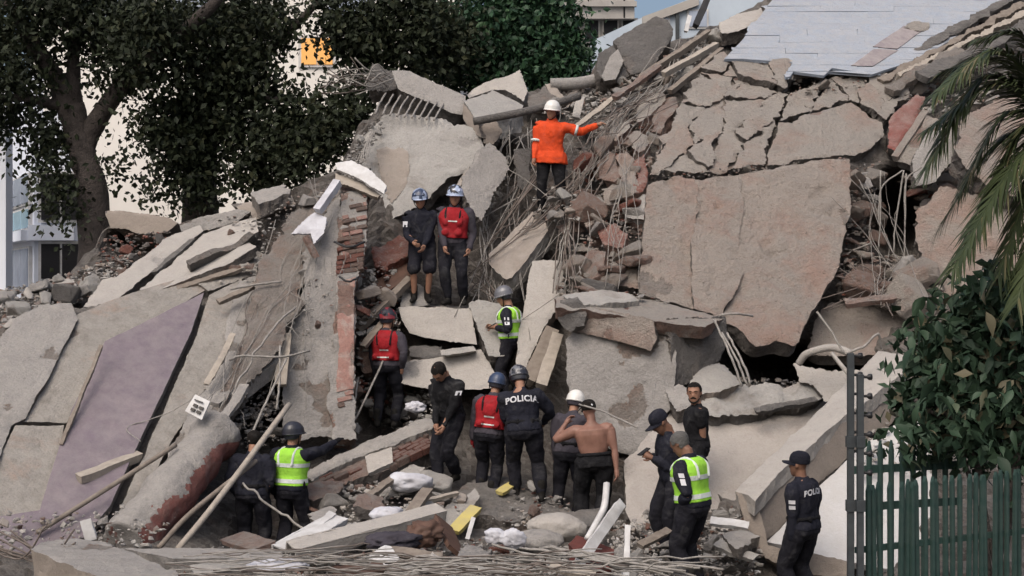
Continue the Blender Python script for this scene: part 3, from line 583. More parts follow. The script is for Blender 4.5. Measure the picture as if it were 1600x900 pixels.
slab('brown_board', 'tilted brown panel on the skyline left of the round post', 'panel', [(852, 130), (866, 128), (888, 160), (860, 168)], [(852, 130, 25), (888, 160, 24.6), (860, 168, 24.5)], .1, 'brown', res=.03)
slab('plaster_slab', 'dusty grey slab with a red smear right of the red vest rescuer', 'wall slab', [(745, 235), (765, 222), (790, 245), (795, 262), (765, 320), (752, 345), (740, 330), (722, 300), (735, 262)], [(750, 235, 22.6), (795, 262, 22.6), (745, 335, 21.9)], .2, 'grey', res=.035, jag=.04)
slab('diagonal_slab', 'brown diagonal concrete slab with a pale worn edge below the orange jacket', 'concrete slab', [(763, 398), (832, 331), (852, 346), (856, 360), (800, 434), (790, 436), (764, 412)], [(763, 398, 21.7), (832, 331, 22.2), (795, 434, 21.2)], .3, 'brown', 'pale', res=.035, jag=.015)
slab('upright_slab', 'pale upright slab leaning right of the phone officer in the hi-vis vest', 'concrete slab', [(832, 408), (862, 405), (884, 410), (880, 470), (850, 510), (820, 580), (806, 566), (815, 500)], [(832, 408, 21.3), (884, 410, 21.3), (812, 570, 20.0)], .25, 'cream', 'pink', res=.035, jag=.02)
bar('timber_beam', 'brown timber leaning left of the broken wall block', 'timber', (826, 592, 19.6), (864, 512, 20.3), .20, .15, 'wood', up=(0, -1, .3))
bar('timber_beam', 'pale split timber beside the broken wall block', 'timber', (846, 600, 19.2), (872, 520, 19.9), .16, .15, 'woodlight', up=(0, -1, .3))
slab('dark_slab', 'dark hanging slab with rounded foot left of the orange jacket', 'concrete slab', [(803, 232), (830, 232), (828, 286), (818, 298), (808, 290)], [(803, 232, 23.0), (830, 232, 23.0), (818, 298, 22.7)], .12, 'greydark', res=.03)
# steps under the two rescuers
slab('concrete_block', 'pale block that the two upper rescuers stand on', 'concrete block', [(622, 480), (640, 478), (736, 481), (742, 520), (745, 538), (700, 533), (640, 520), (628, 500)], [(622, 480, 20.9), (740, 482, 20.9), (690, 533, 20.6)], .9, 'cream', 'edge', ext=(.02, .9, .03), res=.04, jag=.015)
slab('concrete_block', 'leaning pale block between the two upper rescuers and the phone officer', 'concrete block', [(732, 474), (748, 468), (786, 474), (796, 520), (788, 556), (764, 556), (750, 520), (738, 492)], [(732, 474, 20.9), (786, 474, 20.9), (775, 556, 20.3)], .4, 'pale', 'edge', res=.035, jag=.02)
slab('concrete_block', 'lower pale block above the bowed dark haired officer', 'concrete block', [(622, 566), (660, 560), (752, 546), (778, 590), (776, 606), (720, 608), (640, 602), (622, 596)], [(622, 566, 20.5), (752, 546, 20.6), (700, 605, 20.2)], .8, 'cream', 'edge', ext=(.02, .8, .05), res=.04, jag=.02)
slab('concrete_plate', 'thin white broken plate resting on the lower pale block', 'concrete slab', [(688, 546), (740, 540), (744, 548), (700, 554), (690, 555)], [(688, 546, 20.4), (740, 540, 20.5), (700, 554, 20.3)], .25, 'pale', 'pale', ext=(.02, .25, -.05), res=.02, jag=.012)
slab('concrete_chunk', 'dark grey chunk wedged between the two pale blocks', 'concrete chunk', [(640, 540), (690, 540), (692, 556), (668, 560), (640, 556)], [(640, 540, 20.7), (690, 540, 20.7), (660, 560, 20.5)], .5, 'greydark', res=.035, jag=.03)
slab('grey_rubble_sack', 'smooth grey lump behind the boots of the dark uniform rescuer in shorts', 'concrete chunk', [(628, 455), (645, 438), (668, 452), (672, 476), (626, 478)], [(628, 455, 21.2), (668, 452, 21.3), (650, 478, 21)], .4, 'grey', res=.035, jag=.02)
slab('brick_lump', 'red brick masonry lump left of the rescuer in shorts', 'brick lump', [(580, 385), (624, 366), (640, 378), (638, 398), (600, 418), (584, 414)], [(580, 385, 21.4), (636, 372, 21.5), (600, 418, 21.1)], .5, 'brick', 'brick', res=.035, jag=.03, disp=.03)
slab('board', 'brown board lying below the red brick lump', 'board', [(576, 444), (600, 430), (636, 408), (642, 428), (610, 452), (580, 476)], [(576, 444, 21.1), (636, 408, 21.4), (600, 460, 20.9)], .08, 'woodbrown', 'woodbrown', res=.025)
bar('timber_pole', 'slanting grey timber behind the red helmet', 'timber', (556, 512, 20.4), (640, 432, 21.1), .12, .1, 'wood')
slab('boulder', 'rounded pink rubble boulder left of the red vest rescuer seen from behind', 'boulder', [(562, 532), (580, 522), (598, 532), (604, 556), (594, 578), (570, 584), (558, 566)], [(562, 532, 20.6), (598, 532, 20.6), (575, 582, 20.4)], .45, 'brickdust', 'brickdust', res=.035, jag=.03, disp=.04)
# brick wall fragment lying below
WQ = [(480, 748, 18.5), (668, 662, 19.5), (560, 752, 18.35)]
wq = slab('brick_wall_fragment', 'toppled length of brick wall with patches of plaster below the bowed officer', 'brick wall', [(474, 744), (530, 716), (610, 684), (668, 655), (682, 662), (680, 694), (640, 716), (590, 740), (520, 756)], WQ, .3, 'brickdust', 'edge', res=.045, jag=.04, disp=.02)
bricks(wq, [(600, 700), (664, 668), (606, 730)], near(WQ, .06), drop=.06, mats=('brick', 'brickdust'), seed=8)
bricks(wq, [(484, 746), (560, 712), (490, 768)], near(WQ, .05), drop=.35, seed=9)
slab('plaster_patch', None, None, [(570, 712), (612, 697), (614, 722), (575, 738)], near(WQ, .13), .06, 'cream', 'pale', parent=wq, res=.025, jag=.01)
slab('coping', None, None, [(474, 738), (530, 708), (604, 678), (664, 650), (684, 656), (676, 668), (610, 694), (534, 722), (486, 748)], near(WQ, .2), .16, 'grey', 'pale', parent=wq, res=.03, jag=.03)
slab('concrete_chunk', 'flat pinkish stone in front of the toppled brick wall, beside the hi-vis vest', 'concrete chunk', [(477, 756), (500, 750), (540, 752), (530, 768), (490, 782), (478, 776)], [(477, 756, 18.0), (540, 752, 18.2), (490, 782, 17.7)], .4, 'brickdust', 'edge', res=.035)
slab('plaster_slab', 'flat white plaster sheet behind the white bag', 'wall slab', [(596, 756), (640, 724), (664, 730), (650, 748), (620, 772)], [(596, 756, 18.3), (664, 730, 18.6), (620, 772, 18)], .06, 'pale', res=.025)
slab('floor_slab', 'tilted grey floor plate under the boots of the middle rescuers', 'concrete slab', [(690, 788), (730, 752), (790, 742), (870, 770), (900, 800), (860, 822), (790, 815), (740, 800)], [(690, 788, 17.9), (790, 742, 19.0), (860, 822, 17.4)], .2, 'greydark', 'edge', res=.045, jag=.05, disp=.03)
slab('floor_slab', 'white and yellow edged board plate left of the middle rescuers', 'concrete slab', [(684, 800), (742, 762), (750, 775), (712, 822), (700, 828)], [(684, 800, 17.5), (742, 762, 18.1), (705, 825, 17.1)], .08, 'pale', 'grey', res=.03)
bar('yellow_board', 'yellow painted board end beside the white tube in the debris', 'board', (708, 828, 16.9), (744, 790, 17.4), .16, .06, 'yellow')
bar('yellow_board', 'yellow painted strip on the ground between the two middle rescuers', 'board', (780, 768, 18.15), (806, 752, 18.5), .12, .05, 'yellow')
bar('white_tube', 'thin white tube upright beside the yellow board end', 'tube', (730, 842, 16.4), (740, 808, 16.6), .05, .05, 'white', up=(0, -1, 0))
# ================================================================== RIGHT
WB = empty('broken_wall', P(970, 600, 19.3), 'big broken wall block with a snapped beam on top in the middle of the heap', 'wall')
slab('wall_face', None, None, [(884, 530), (900, 512), (985, 520), (1012, 497), (1053, 499), (1056, 580), (1047, 640), (1010, 690), (985, 712), (930, 690), (894, 650)], [(884, 530, 19.2), (1050, 548, 18.9), (960, 700, 18.6)], .35, 'grey', 'edge', parent=WB, res=.045, jag=.02, disp=.014)
slab('beam_face', None, None, [(906, 479), (960, 486), (1000, 494), (1020, 500), (1026, 530), (1016, 548), (990, 540), (940, 527), (900, 518)], [(908, 478, 19.18), (1018, 500, 18.83), (950, 522, 19.0)], .5, 'pink', 'edge', parent=WB, res=.035, jag=.015, disp=.02, spall=('brickdust', 1.5, .3, .02))
slab('beam_top', None, None, [(866, 462), (920, 456), (990, 462), (1060, 478), (1130, 496), (1100, 510), (1040, 504), (990, 494), (910, 482), (868, 478)], [(908, 478, 19.17), (1018, 500, 18.82), (950, 456, 20.27)], .25, 'pinkcrack', 'brickdust', parent=WB, ext=(0, .16, -.17), res=.035, jag=.014, disp=.02, chip=.02, spall=('brick', 1.6, .26, .02))
slab('side_face', None, None, [(1047, 497), (1090, 495), (1134, 494), (1141, 530), (1125, 562), (1088, 594), (1050, 614)], [(1048, 500, 18.86), (1134, 500, 19.5), (1050, 610, 18.82)], .5, 'greydark', 'edge', parent=WB, res=.035, jag=.03, disp=.045, spall=('edge', 2.2, .12, .05))  # rough broken side; its shade is put into the colour as darker concrete
slab('beam_end', None, None, [(874, 468), (900, 462), (914, 480), (912, 508), (890, 518), (872, 500)], [(874, 468, 19.2), (914, 480, 19.0), (890, 518, 19.0)], .4, 'greydark', 'edge', parent=WB, res=.04, jag=.04, disp=.05)
slab('cement_top', None, None, [(880, 460), (940, 452), (990, 460), (1000, 466), (940, 474), (900, 476)], [(880, 460, 19.5), (990, 460, 19.7), (940, 474, 19.2)], .1, 'pale', 'pale', parent=WB, ext=(0, .03, -.1), res=.03, jag=.03)
# slope slab behind the police
SS = [(985, 830, 17.1), (1290, 600, 19.4), (1000, 700, 18.2)]
slab('slope_slab', 'smooth cream slab sloping up behind the officers with caps', 'concrete slab', [(975, 720), (1012, 680), (1050, 640), (1090, 618), (1200, 610), (1292, 590), (1310, 640), (1180, 738), (1150, 775), (1160, 812), (1100, 838), (1000, 836), (978, 800)], SS, .25, 'slope', 'edge', res=.05, jag=.025, disp=.012)
slab('broken_plate', 'broken concrete plate with ragged lower edge lying on the cream slope', 'concrete slab', [(1082, 642), (1110, 610), (1150, 598), (1230, 604), (1290, 592), (1296, 606), (1280, 626), (1200, 640), (1120, 652)], near(SS, .28), .2, 'pale', 'greydark', res=.04, jag=.05, disp=.035)
slab('concrete_chunk', 'pale rounded boulder with pink face under the rebar behind the black t-shirt man', 'concrete chunk', [(1078, 596), (1092, 574), (1124, 566), (1150, 584), (1156, 600), (1120, 612), (1080, 614)], [(1078, 596, 18.9), (1150, 584, 19.1), (1100, 612, 18.7)], .5, 'pale', 'pink', res=.035, jag=.04)
slab('concrete_chunk', 'rough grey chunk left of the pale rounded boulder by the dark hollow', 'concrete chunk', [(1040, 610), (1060, 600), (1084, 608), (1090, 632), (1056, 640)], [(1040, 610, 18.7), (1084, 608, 18.7), (1056, 640, 18.4)], .4, 'grey', res=.035, jag=.04)
slab('plaster_slab', 'torn pale plaster sheet with a raised flap at the top of the cream slope', 'wall slab', [(1240, 566), (1262, 572), (1320, 580), (1350, 576), (1320, 622), (1290, 628), (1270, 600), (1250, 596)], [(1240, 566, 19.2), (1350, 576, 18.9), (1290, 628, 18.7)], .08, 'cream', res=.03, jag=.03)
# L-shaped stair parapet
TP = empty('fallen_parapet', P(1290, 720, 17), 'long L-shaped cream parapet lying across the right of the heap', 'parapet')
pu = Vector((.30, 1.0, .0)).normalized()
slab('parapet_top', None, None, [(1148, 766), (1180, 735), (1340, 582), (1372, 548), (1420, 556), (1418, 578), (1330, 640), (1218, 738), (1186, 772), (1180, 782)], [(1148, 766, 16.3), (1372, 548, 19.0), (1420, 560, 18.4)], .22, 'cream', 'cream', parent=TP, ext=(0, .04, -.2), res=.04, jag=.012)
slab('parapet_side', None, None, [(1186, 776), (1222, 738), (1334, 638), (1422, 572), (1438, 600), (1420, 640), (1340, 700), (1262, 770), (1215, 830), (1190, 850)], [(1186, 776, 16.25), (1422, 572, 18.35), (1262, 770, 16.75)], .18, 'brown', 'brown', parent=TP, res=.04, jag=.012)  # brown side and end hold the shade below the cream top
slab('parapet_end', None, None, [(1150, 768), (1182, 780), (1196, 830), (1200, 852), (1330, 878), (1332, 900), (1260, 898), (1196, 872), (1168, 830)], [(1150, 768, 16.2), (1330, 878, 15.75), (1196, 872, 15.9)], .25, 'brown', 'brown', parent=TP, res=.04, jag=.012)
slab('floor_sheet', 'plain off-white panel inside the L-shaped parapet beside the fence post', 'panel', [(1198, 846), (1218, 828), (1266, 772), (1340, 704), (1420, 645), (1480, 660), (1440, 900), (1330, 878)], [(1198, 846, 16.15), (1420, 645, 17.9), (1330, 878, 15.95)], .1, 'offwhite', 'offwhite', res=.05, jag=.006, disp=.004)
# main tilted wall
UW = [(1240, 540, 19.6), (1290, 252, 21.9), (1000, 300, 21.1)]
root = empty('tilted_wall', P(1160, 400, 21), 'huge pinkish plaster wall tilted back in the right half', 'wall')
for k, poly in enumerate([
    [(1012, 290), (1060, 274), (1086, 280), (1092, 330), (1080, 380), (1084, 482), (1050, 470), (1000, 452), (1004, 380)],
    [(1085, 280), (1128, 276), (1158, 272), (1162, 320), (1154, 372), (1160, 430), (1142, 470), (1129, 497), (1083, 484), (1079, 382), (1091, 330)],
    [(1155, 272), (1210, 262), (1288, 250), (1326, 250), (1328, 330), (1318, 372), (1308, 422), (1282, 468), (1262, 500), (1240, 540), (1214, 530), (1182, 540), (1150, 510), (1127, 497), (1138, 471), (1156, 431), (1150, 372), (1158, 320)]]):
    pts, n, f = prep(poly, near(UW, (-.03, 0, -.025)[k]))
    prism('plaster_piece', pts, n, -n * .3, 'pink', 'edge', jag=.014, seg=.12, res=.04, disp=.05, dscale=5.5, parent=root, warp=.09, spall=('rough', .9, .30, .03))
slab('wall_slab', 'narrow upright pinkish slab at the left edge of the tilted wall', 'wall slab', [(960, 395), (985, 385), (1002, 400), (1000, 452), (960, 446), (948, 440)], [(960, 395, 20.7), (1002, 400, 20.7), (960, 446, 20.3)], .3, 'pink', res=.04, jag=.03, disp=.03)
slab('wall_slab', 'shaded beige lower wall below the red hollow at the right', 'wall slab', [(1262, 540), (1272, 502), (1300, 470), (1340, 476), (1420, 470), (1470, 480), (1460, 560), (1420, 552), (1380, 548), (1330, 556), (1262, 552)], [(1262, 545, 20.4), (1300, 470, 20.9), (1460, 520, 20.3)], .25, 'pink', res=.045, jag=.03)
# cracked plaster above
VC = [(1012, 276, 21.6), (1240, 125, 24.0), (1380, 225, 22.9)]
cracked('cracked_wall', 'cracked pinkish plaster face above the huge tilted wall', 'wall', [(1014, 274), (1030, 235), (1052, 190), (1080, 128), (1096, 112), (1130, 118), (1180, 132), (1232, 148), (1212, 190), (1200, 225), (1196, 258), (1130, 270), (1060, 268)], VC, grid_seeds(1010, 110, 1235, 275, 4, 5, .85, 5), .25, 'pinkcrack', thick=.14, ang=.9, sx=1.7, tilt=.02, lift=.025, seed=2, jag=.035)
slab('wall_slab', 'backing plate added to keep the cracks of the plaster face from turning black', 'wall slab', [(1016, 272), (1035, 232), (1056, 190), (1084, 130), (1130, 122), (1228, 152), (1208, 190), (1194, 254), (1130, 266)], near(VC, -.09), .1, 'rough', res=.05)  # added plate close behind the pieces, lightens the gaps between them
slab('wall_slab', 'broad pale slab with a pink band above the dark horizontal crack', 'wall slab', [(1200, 258), (1206, 226), (1216, 192), (1250, 182), (1300, 168), (1330, 160), (1350, 172), (1378, 190), (1382, 208), (1362, 228), (1330, 242), (1262, 246)], near(VC, .06), .2, 'pinkcrack', res=.04, jag=.03, disp=.018)
cracked('cracked_wall', 'cracked strip of plaster just under the whitewashed roof', 'wall', [(1236, 146), (1300, 122), (1360, 120), (1424, 122), (1428, 140), (1400, 168), (1384, 190), (1352, 168), (1330, 156), (1250, 178), (1218, 190)], near(VC, .04), grid_seeds(1215, 120, 1430, 190, 5, 2, .8, 8), .3, 'pinkcrack', thick=.15, tilt=.03, lift=.04, seed=4)
cracked('cracked_wall', 'long broken plaster slabs at the left edge of the roof', 'wall', [(1096, 106), (1128, 84), (1142, 96), (1236, 102), (1238, 122), (1226, 142), (1180, 128), (1132, 114)], near(VC, .10), grid_seeds(1096, 90, 1240, 135, 4, 1, .5, 9), .5, 'pinkcrack', thick=.25, tilt=.04, lift=.05, seed=6)
slab('red_wall', 'dusty red painted wall piece in the hollow under the roof corner', 'wall', [(1388, 200), (1402, 172), (1430, 148), (1446, 150), (1430, 190), (1404, 236), (1388, 230)], [(1388, 200, 23.1), (1440, 150, 23.5), (1400, 235, 22.8)], .2, 'redwall', res=.04, jag=.03)
bar('concrete_lintel', 'pinkish lintel slanting beside the red wall piece', 'lintel', (1398, 244, 22.6), (1446, 172, 23.2), .12, .12, 'pink')
slab('wall_slab', 'pale pink slab right of the slanting lintel behind the palm', 'wall slab', [(1402, 250), (1448, 180), (1480, 190), (1470, 240), (1440, 262)], [(1402, 250, 22.6), (1448, 180, 23.1), (1440, 262, 22.5)], .15, 'pinkcrack', res=.04, jag=.02)
slab('wall_slab', 'big rounded pinkish slab behind the palm fronds at the right edge', 'wall slab', [(1490, 230), (1510, 180), (1560, 150), (1640, 150), (1640, 300), (1560, 300), (1510, 262)], [(1490, 230, 21.5), (1600, 150, 22.2), (1560, 300, 21)], .3, 'pink', res=.05, jag=.05)
slab('wall_slab', 'grey streaked slab hanging under the upper palm frond', 'wall slab', [(1425, 250), (1450, 205), (1492, 195), (1488, 250), (1460, 285), (1432, 290)], [(1425, 250, 21.9), (1492, 195, 22.4), (1460, 285, 21.7)], .15, 'grey', res=.04, jag=.03)
slab('wall_slab', 'tall rubble wall piece behind the middle palm frond', 'wall slab', [(1430, 330), (1470, 290), (1560, 310), (1640, 320), (1640, 480), (1480, 470), (1440, 400)], [(1430, 330, 21.4), (1640, 320, 21.2), (1480, 470, 20.7)], .3, 'pink', res=.05, jag=.06, disp=.05)
# whitewashed tiled roof
RW = [(1140, 92, 24.0), (1210, 0, 26.2), (1450, 80, 25.0)]
def roof():
    outline = [(1132, 92), (1160, 62), (1215, -12), (1250, -55), (1640, -55), (1575, -2), (1520, 40), (1452, 84), (1400, 104), (1362, 116), (1300, 106), (1288, 118), (1240, 112), (1232, 124), (1226, 118), (1238, 98), (1160, 92)]
    f = planefn(RW); root = empty('whitewashed_roof', P(1330, 60, f(1330, 60)), 'pale blue whitewashed roof of long tiles sloping at the top right', 'roof')
    pts, n, _ = prep(outline, near(RW, -.06))
    prism('roof_bed', pts, n, -n * .12, 'roofblue', 'edge', jag=.05, seg=.15, res=.05, disp=.01, parent=root)
    rnd = random.Random(3); v = -55
    while v < 126:
        h = 9.0 + rnd.uniform(-1.2, 1.2); u = 1120 + rnd.uniform(-60, 0)
        while u < 1640:
            L = rnd.uniform(70, 150); poly = outline
            for (a, b, c) in ((0, 1, v + h - .03), (0, -1, -(v + .03)), (1, 0, u + L - .05), (-1, 0, -(u + .05))): poly = clip_poly(poly, a, b, c) if poly else []
            u += L
            if len(poly) < 3 or rnd.random() < .015: continue
            ar = abs(sum(poly[i][0] * poly[(i + 1) % len(poly)][1] - poly[(i + 1) % len(poly)][0] * poly[i][1] for i in range(len(poly)))) / 2
            if ar < 25: continue
            d = rnd.uniform(-.02, .03) if rnd.random() < .06 else rnd.uniform(-.001, .0015)
            q = [P(a, b, f(a, b)) + n * d for a, b in poly]; k = len(q)
            q = [x + Vector((rnd.gauss(0, .004), rnd.gauss(0, .003), rnd.gauss(0, .004))) for x in q]; V = q + [x - n * .05 for x in q]
            bm = bmesh.new(); vs = [bm.verts.new(x) for x in V]; bm.faces.new(vs[:k]); bm.faces.new(vs[k:][::-1])
            for i in range(k): bm.faces.new((vs[i], vs[k + i], vs[k + (i + 1) % k], vs[(i + 1) % k]))
            bmesh.ops.recalc_face_normals(bm, faces=bm.faces[:]); c = sum(V, Vector()) / len(V); bmesh.ops.translate(bm, vec=-c, verts=bm.verts)
            me = bpy.data.meshes.new('roof_tile'); bm.to_mesh(me); bm.free(); me.materials.append(M['roofblue'])
            link('roof_tile', me, c, root)
        v += h
    RB = near(RW, .05)
    slab('fallen_board', 'upper mauve board lying on the whitewashed roof with a torn end', 'board', [(1364, 72), (1412, 40), (1446, 44), (1402, 76)], RB, .07, 'plaque', 'eye', res=.025, jag=.004, disp=.003)
    slab('fallen_board', 'lower mauve board lying on the whitewashed roof', 'board', [(1330, 102), (1366, 76), (1404, 78), (1364, 103)], near(RB, -.02), .07, 'plaque', 'eye', res=.025, jag=.004, disp=.003)
    slab('plaster_rag', 'crumpled beige plaster scrap at the torn end of the upper board', 'plaster scrap', [(1412, 42), (1425, 33), (1452, 33), (1452, 44), (1436, 48)], near(RB, .05), .09, 'pinkcrack', 'edge', res=.02, jag=.03, disp=.03)
roof()
# roof edge at the right: stacked layers
for k, (a, b, wd, mt, lb) in enumerate([((1362, 118, 24.2), (1580, -4, 26.8), .16, 'greydark', 'dark grey roof edge strip along the lower right eave'),
                                        ((1376, 124, 24.0), (1600, 4, 26.6), .14, 'wood', 'weathered timber strip below the dark grey eave strip'),
                                        ((1404, 116, 24.0), (1610, 14, 26.3), .10, 'woodlight', 'pale timber strip on the ragged right eave'),
                                        ((1390, 138, 23.7), (1500, 74, 24.8), .2, 'rough', 'plaster band hanging under the right eave'),
                                        ((1440, 116, 23.9), (1620, 34, 25.9), .26, 'greydark', 'broken concrete gutter under the right eave')]):
    bar('eave_strip', lb, 'eave strip', a, b, wd, .12, mt, jag=.03, up=(0, -.7, .7))
# block and beams at the upper centre
slab('concrete_block', 'big dark grey concrete block standing at the top of the heap', 'concrete block', [(958, 62), (1000, 38), (1026, 24), (1044, 30), (1050, 58), (1036, 78), (1014, 108), (985, 116), (968, 90)], [(958, 62, 25.4), (1040, 24, 25.8), (990, 116, 24.9)], .8, 'greydark', 'edge', res=.04, jag=.03, disp=.02)
slab('concrete_block', 'shaded grey slab leaning left of the big dark block', 'concrete block', [(934, 84), (958, 70), (972, 96), (984, 118), (964, 124), (940, 122), (933, 110)], [(934, 84, 25.1), (972, 90, 25.2), (950, 124, 24.8)], .5, 'greydark', res=.04, jag=.02)
slab('concrete_slab', 'pale pointed slab leaning on the shaded grey slab', 'concrete slab', [(940, 118), (952, 90), (966, 76), (974, 96), (962, 124), (944, 126)], [(940, 118, 24.8), (966, 76, 25.1), (962, 124, 24.7)], .12, 'grey', res=.03)
slab('concrete_slab', 'yellowish rounded slab on the ridge left of the whitewashed roof', 'concrete slab', [(1124, 32), (1150, 22), (1196, 8), (1214, 10), (1176, 36), (1146, 50), (1128, 52)], [(1124, 32, 25.8), (1214, 8, 26.4), (1146, 50, 25.4)], .25, 'cream', res=.035, jag=.03)
bar('timber_beam', 'dark diagonal beam running up the ridge toward the roof', 'timber', (1000, 118, 24.3), (1108, 46, 25.6), .10, .10, 'wood')
bar('timber_beam', 'pale edge beam running up the ridge beside the rubble', 'timber', (1036, 112, 23.9), (1120, 66, 24.8), .1, .1, 'woodlight')
bar('timber_beam', 'brown beam crossing over the cracked plaster at the ridge', 'timber', (1046, 140, 23.4), (1128, 74, 24.5), .09, .09, 'wood')
bar('steel_beam', 'dark steel beam sticking up against the pale blue building', 'steel beam', (1088, 38, 26), (1110, -12, 26.4), .12, .12, 'cable', up=(0, -1, 0))
bar('window_frame', 'broken white window frame on the ridge by the dark steel beam', 'window frame', (1072, 48, 26), (1078, 24, 26.2), .08, .06, 'white', up=(0, -1, 0))
# broken brick fragments left of the tilted wall (big individual ones)
ZF = [([(946, 196), (962, 176), (990, 178), (984, 200), (962, 222)], 'pinkcrack', 'tilted pinkish masonry block right of the outstretched orange arm'),
      ([(992, 168), (1012, 148), (1036, 140), (1040, 152), (1016, 180), (996, 192)], 'pinkcrack', 'long pinkish masonry slab below the brown ridge beam'),
      ([(1018, 186), (1042, 152), (1056, 150), (1052, 176), (1030, 205), (1018, 204)], 'brickdust', 'narrow brick slab standing on edge at the cracked plaster'),
      ([(980, 212), (998, 204), (1018, 214), (1008, 232), (998, 238)], 'pinkcrack', 'diamond shaped plaster block in the broken brick slope'),
      ([(930, 248), (944, 236), (960, 240), (968, 270), (958, 282), (936, 278)], 'brickdust', 'square dusty block below the tilted masonry block'),
      ([(958, 244), (980, 236), (992, 250), (998, 300), (974, 308), (970, 276)], 'pink', 'upright pink block in the broken brick slope'),
      ([(990, 250), (1006, 240), (1012, 280), (1004, 296), (992, 300)], 'brick', 'red brick piece between upright block and cracked plaster'),
      ([(940, 300), (958, 282), (972, 300), (966, 318), (946, 320)], 'pink', 'rounded pinkish stone left of the upright pink block'),
      ([(966, 322), (1000, 300), (1010, 306), (1004, 340), (980, 340)], 'grey', 'grey crumbled mortar lump on the left rim of the tilted wall'),
      ([(932, 356), (960, 348), (982, 366), (972, 386), (944, 382)], 'brick', 'salmon red masonry lump sticking out above the broken wall block'),
      ([(904, 330), (930, 318), (936, 346), (916, 356)], 'pinkcrack', 'pale crumbled lump under the hanging wires'),
      ([(904, 420), (916, 390), (946, 392), (944, 424), (920, 440)], 'brickdust', 'shaded brick lump above the snapped beam')]
for poly, mt, lb in ZF:
    c = np.mean(np.array(poly), 0); y0 = Yd(c[0], c[1]) - .25
    slab('masonry_block', lb, 'masonry block', poly, [(poly[0][0], poly[0][1], Yd(*poly[0]) - .2), (poly[2][0], poly[2][1], Yd(*poly[2]) - .2), (c[0], c[1] + 25, Yd(c[0], c[1] + 25) - .3)], .45, mt, 'brickdust', res=.035, jag=.03, disp=.04)
# ================================================================== RUBBLE
def hull(seed, fl=(1, .75, .55), n=16, sub=0):
    rnd = random.Random(seed); bm = bmesh.new()
    for _ in range(n):
        p = Vector((rnd.uniform(-1, 1), rnd.uniform(-1, 1), rnd.uniform(-1, 1)))
        m = max(abs(x) for x in p); p = p / m * rnd.uniform(.75, 1) if rnd.random() < .75 else p
        bm.verts.new((p.x * fl[0], p.y * fl[1], p.z * fl[2]))
    r = bmesh.ops.convex_hull(bm, input=bm.verts[:])
    bmesh.ops.delete(bm, geom=[g for g in r['geom_interior'] if isinstance(g, bmesh.types.BMVert)], context='VERTS')
    bmesh.ops.dissolve_limit(bm, angle_limit=R(14), verts=bm.verts[:], edges=bm.edges[:])
    if sub:
        bmesh.ops.bevel(bm, geom=bm.edges[:], offset=.05, segments=1, affect='EDGES')
        bmesh.ops.triangulate(bm, faces=bm.faces[:])
        bmesh.ops.subdivide_edges(bm, edges=[e for e in bm.edges if e.calc_length() > .35], cuts=2, use_grid_fill=True)
        bmesh.ops.triangulate(bm, faces=bm.faces[:])
        bm.verts.ensure_lookup_table(); bm.normal_update()
        co = np.array([v.co for v in bm.verts]); no = np.array([v.normal for v in bm.verts])
        co = co + no * (fbm(co * 2.6 + seed * 3, seed, 4) * .11)[:, None]
        for v, c in zip(bm.verts, co): v.co = c
    return bm
RSH = [(1, .75, .55), (1, .8, .3), (1, .5, .42), (1, .9, .75), (1, .6, .22)]
CH = {}; CHK = {}
MATW = dict(grey='grey', pale='pale grey', greydark='dark grey', brickdust='dusty reddish', brown='brown', cream='cream', pinkcrack='pinkish', pink='pink', brick='brick red', white='white', woodbrown='dark brown', edge='rough grey', salmon='salmon')
def chunk_mesh(k, mat):
    if (k, mat) not in CH:
        bm = hull(100 + k, RSH[k % 5], 18, 1); me = bpy.data.meshes.new('rubble_chunk'); bm.to_mesh(me); bm.free()
        me.materials.append(M[mat]); CH[(k, mat)] = me; CHK[me.name] = (k, mat)
    return CH[(k, mat)]
HULLS = []
for k in range(24):
    bm = hull(300 + k, RSH[k % 5], 12); bmesh.ops.triangulate(bm, faces=bm.faces[:]); bm.verts.index_update()
    HULLS.append((np.array([v.co for v in bm.verts]), np.array([[v.index for v in f.verts] for f in bm.faces]))); bm.free()
def inpoly(u, v, poly):
    c = False; j = len(poly) - 1
    for i in range(len(poly)):
        (x1, y1), (x2, y2) = poly[i], poly[j]
        if (y1 > v) != (y2 > v) and u < (x2 - x1) * (v - y1) / (y2 - y1) + x1: c = not c
        j = i
    return c
def sample(poly, rnd):
    xs = [p[0] for p in poly]; ys = [p[1] for p in poly]
    while True:
        u, v = rnd.uniform(min(xs), max(xs)), rnd.uniform(min(ys), max(ys))
        if inpoly(u, v, poly): return u, v
MIXG = ['grey'] * 4 + ['pale'] * 4 + ['greydark'] * 1 + ['brickdust', 'brown', 'cream']
MIXP = ['pinkcrack'] * 4 + ['pink'] * 3 + ['brickdust'] * 2 + ['brick', 'grey', 'greydark']
MIXW = ['cream', 'white', 'pale', 'grey']
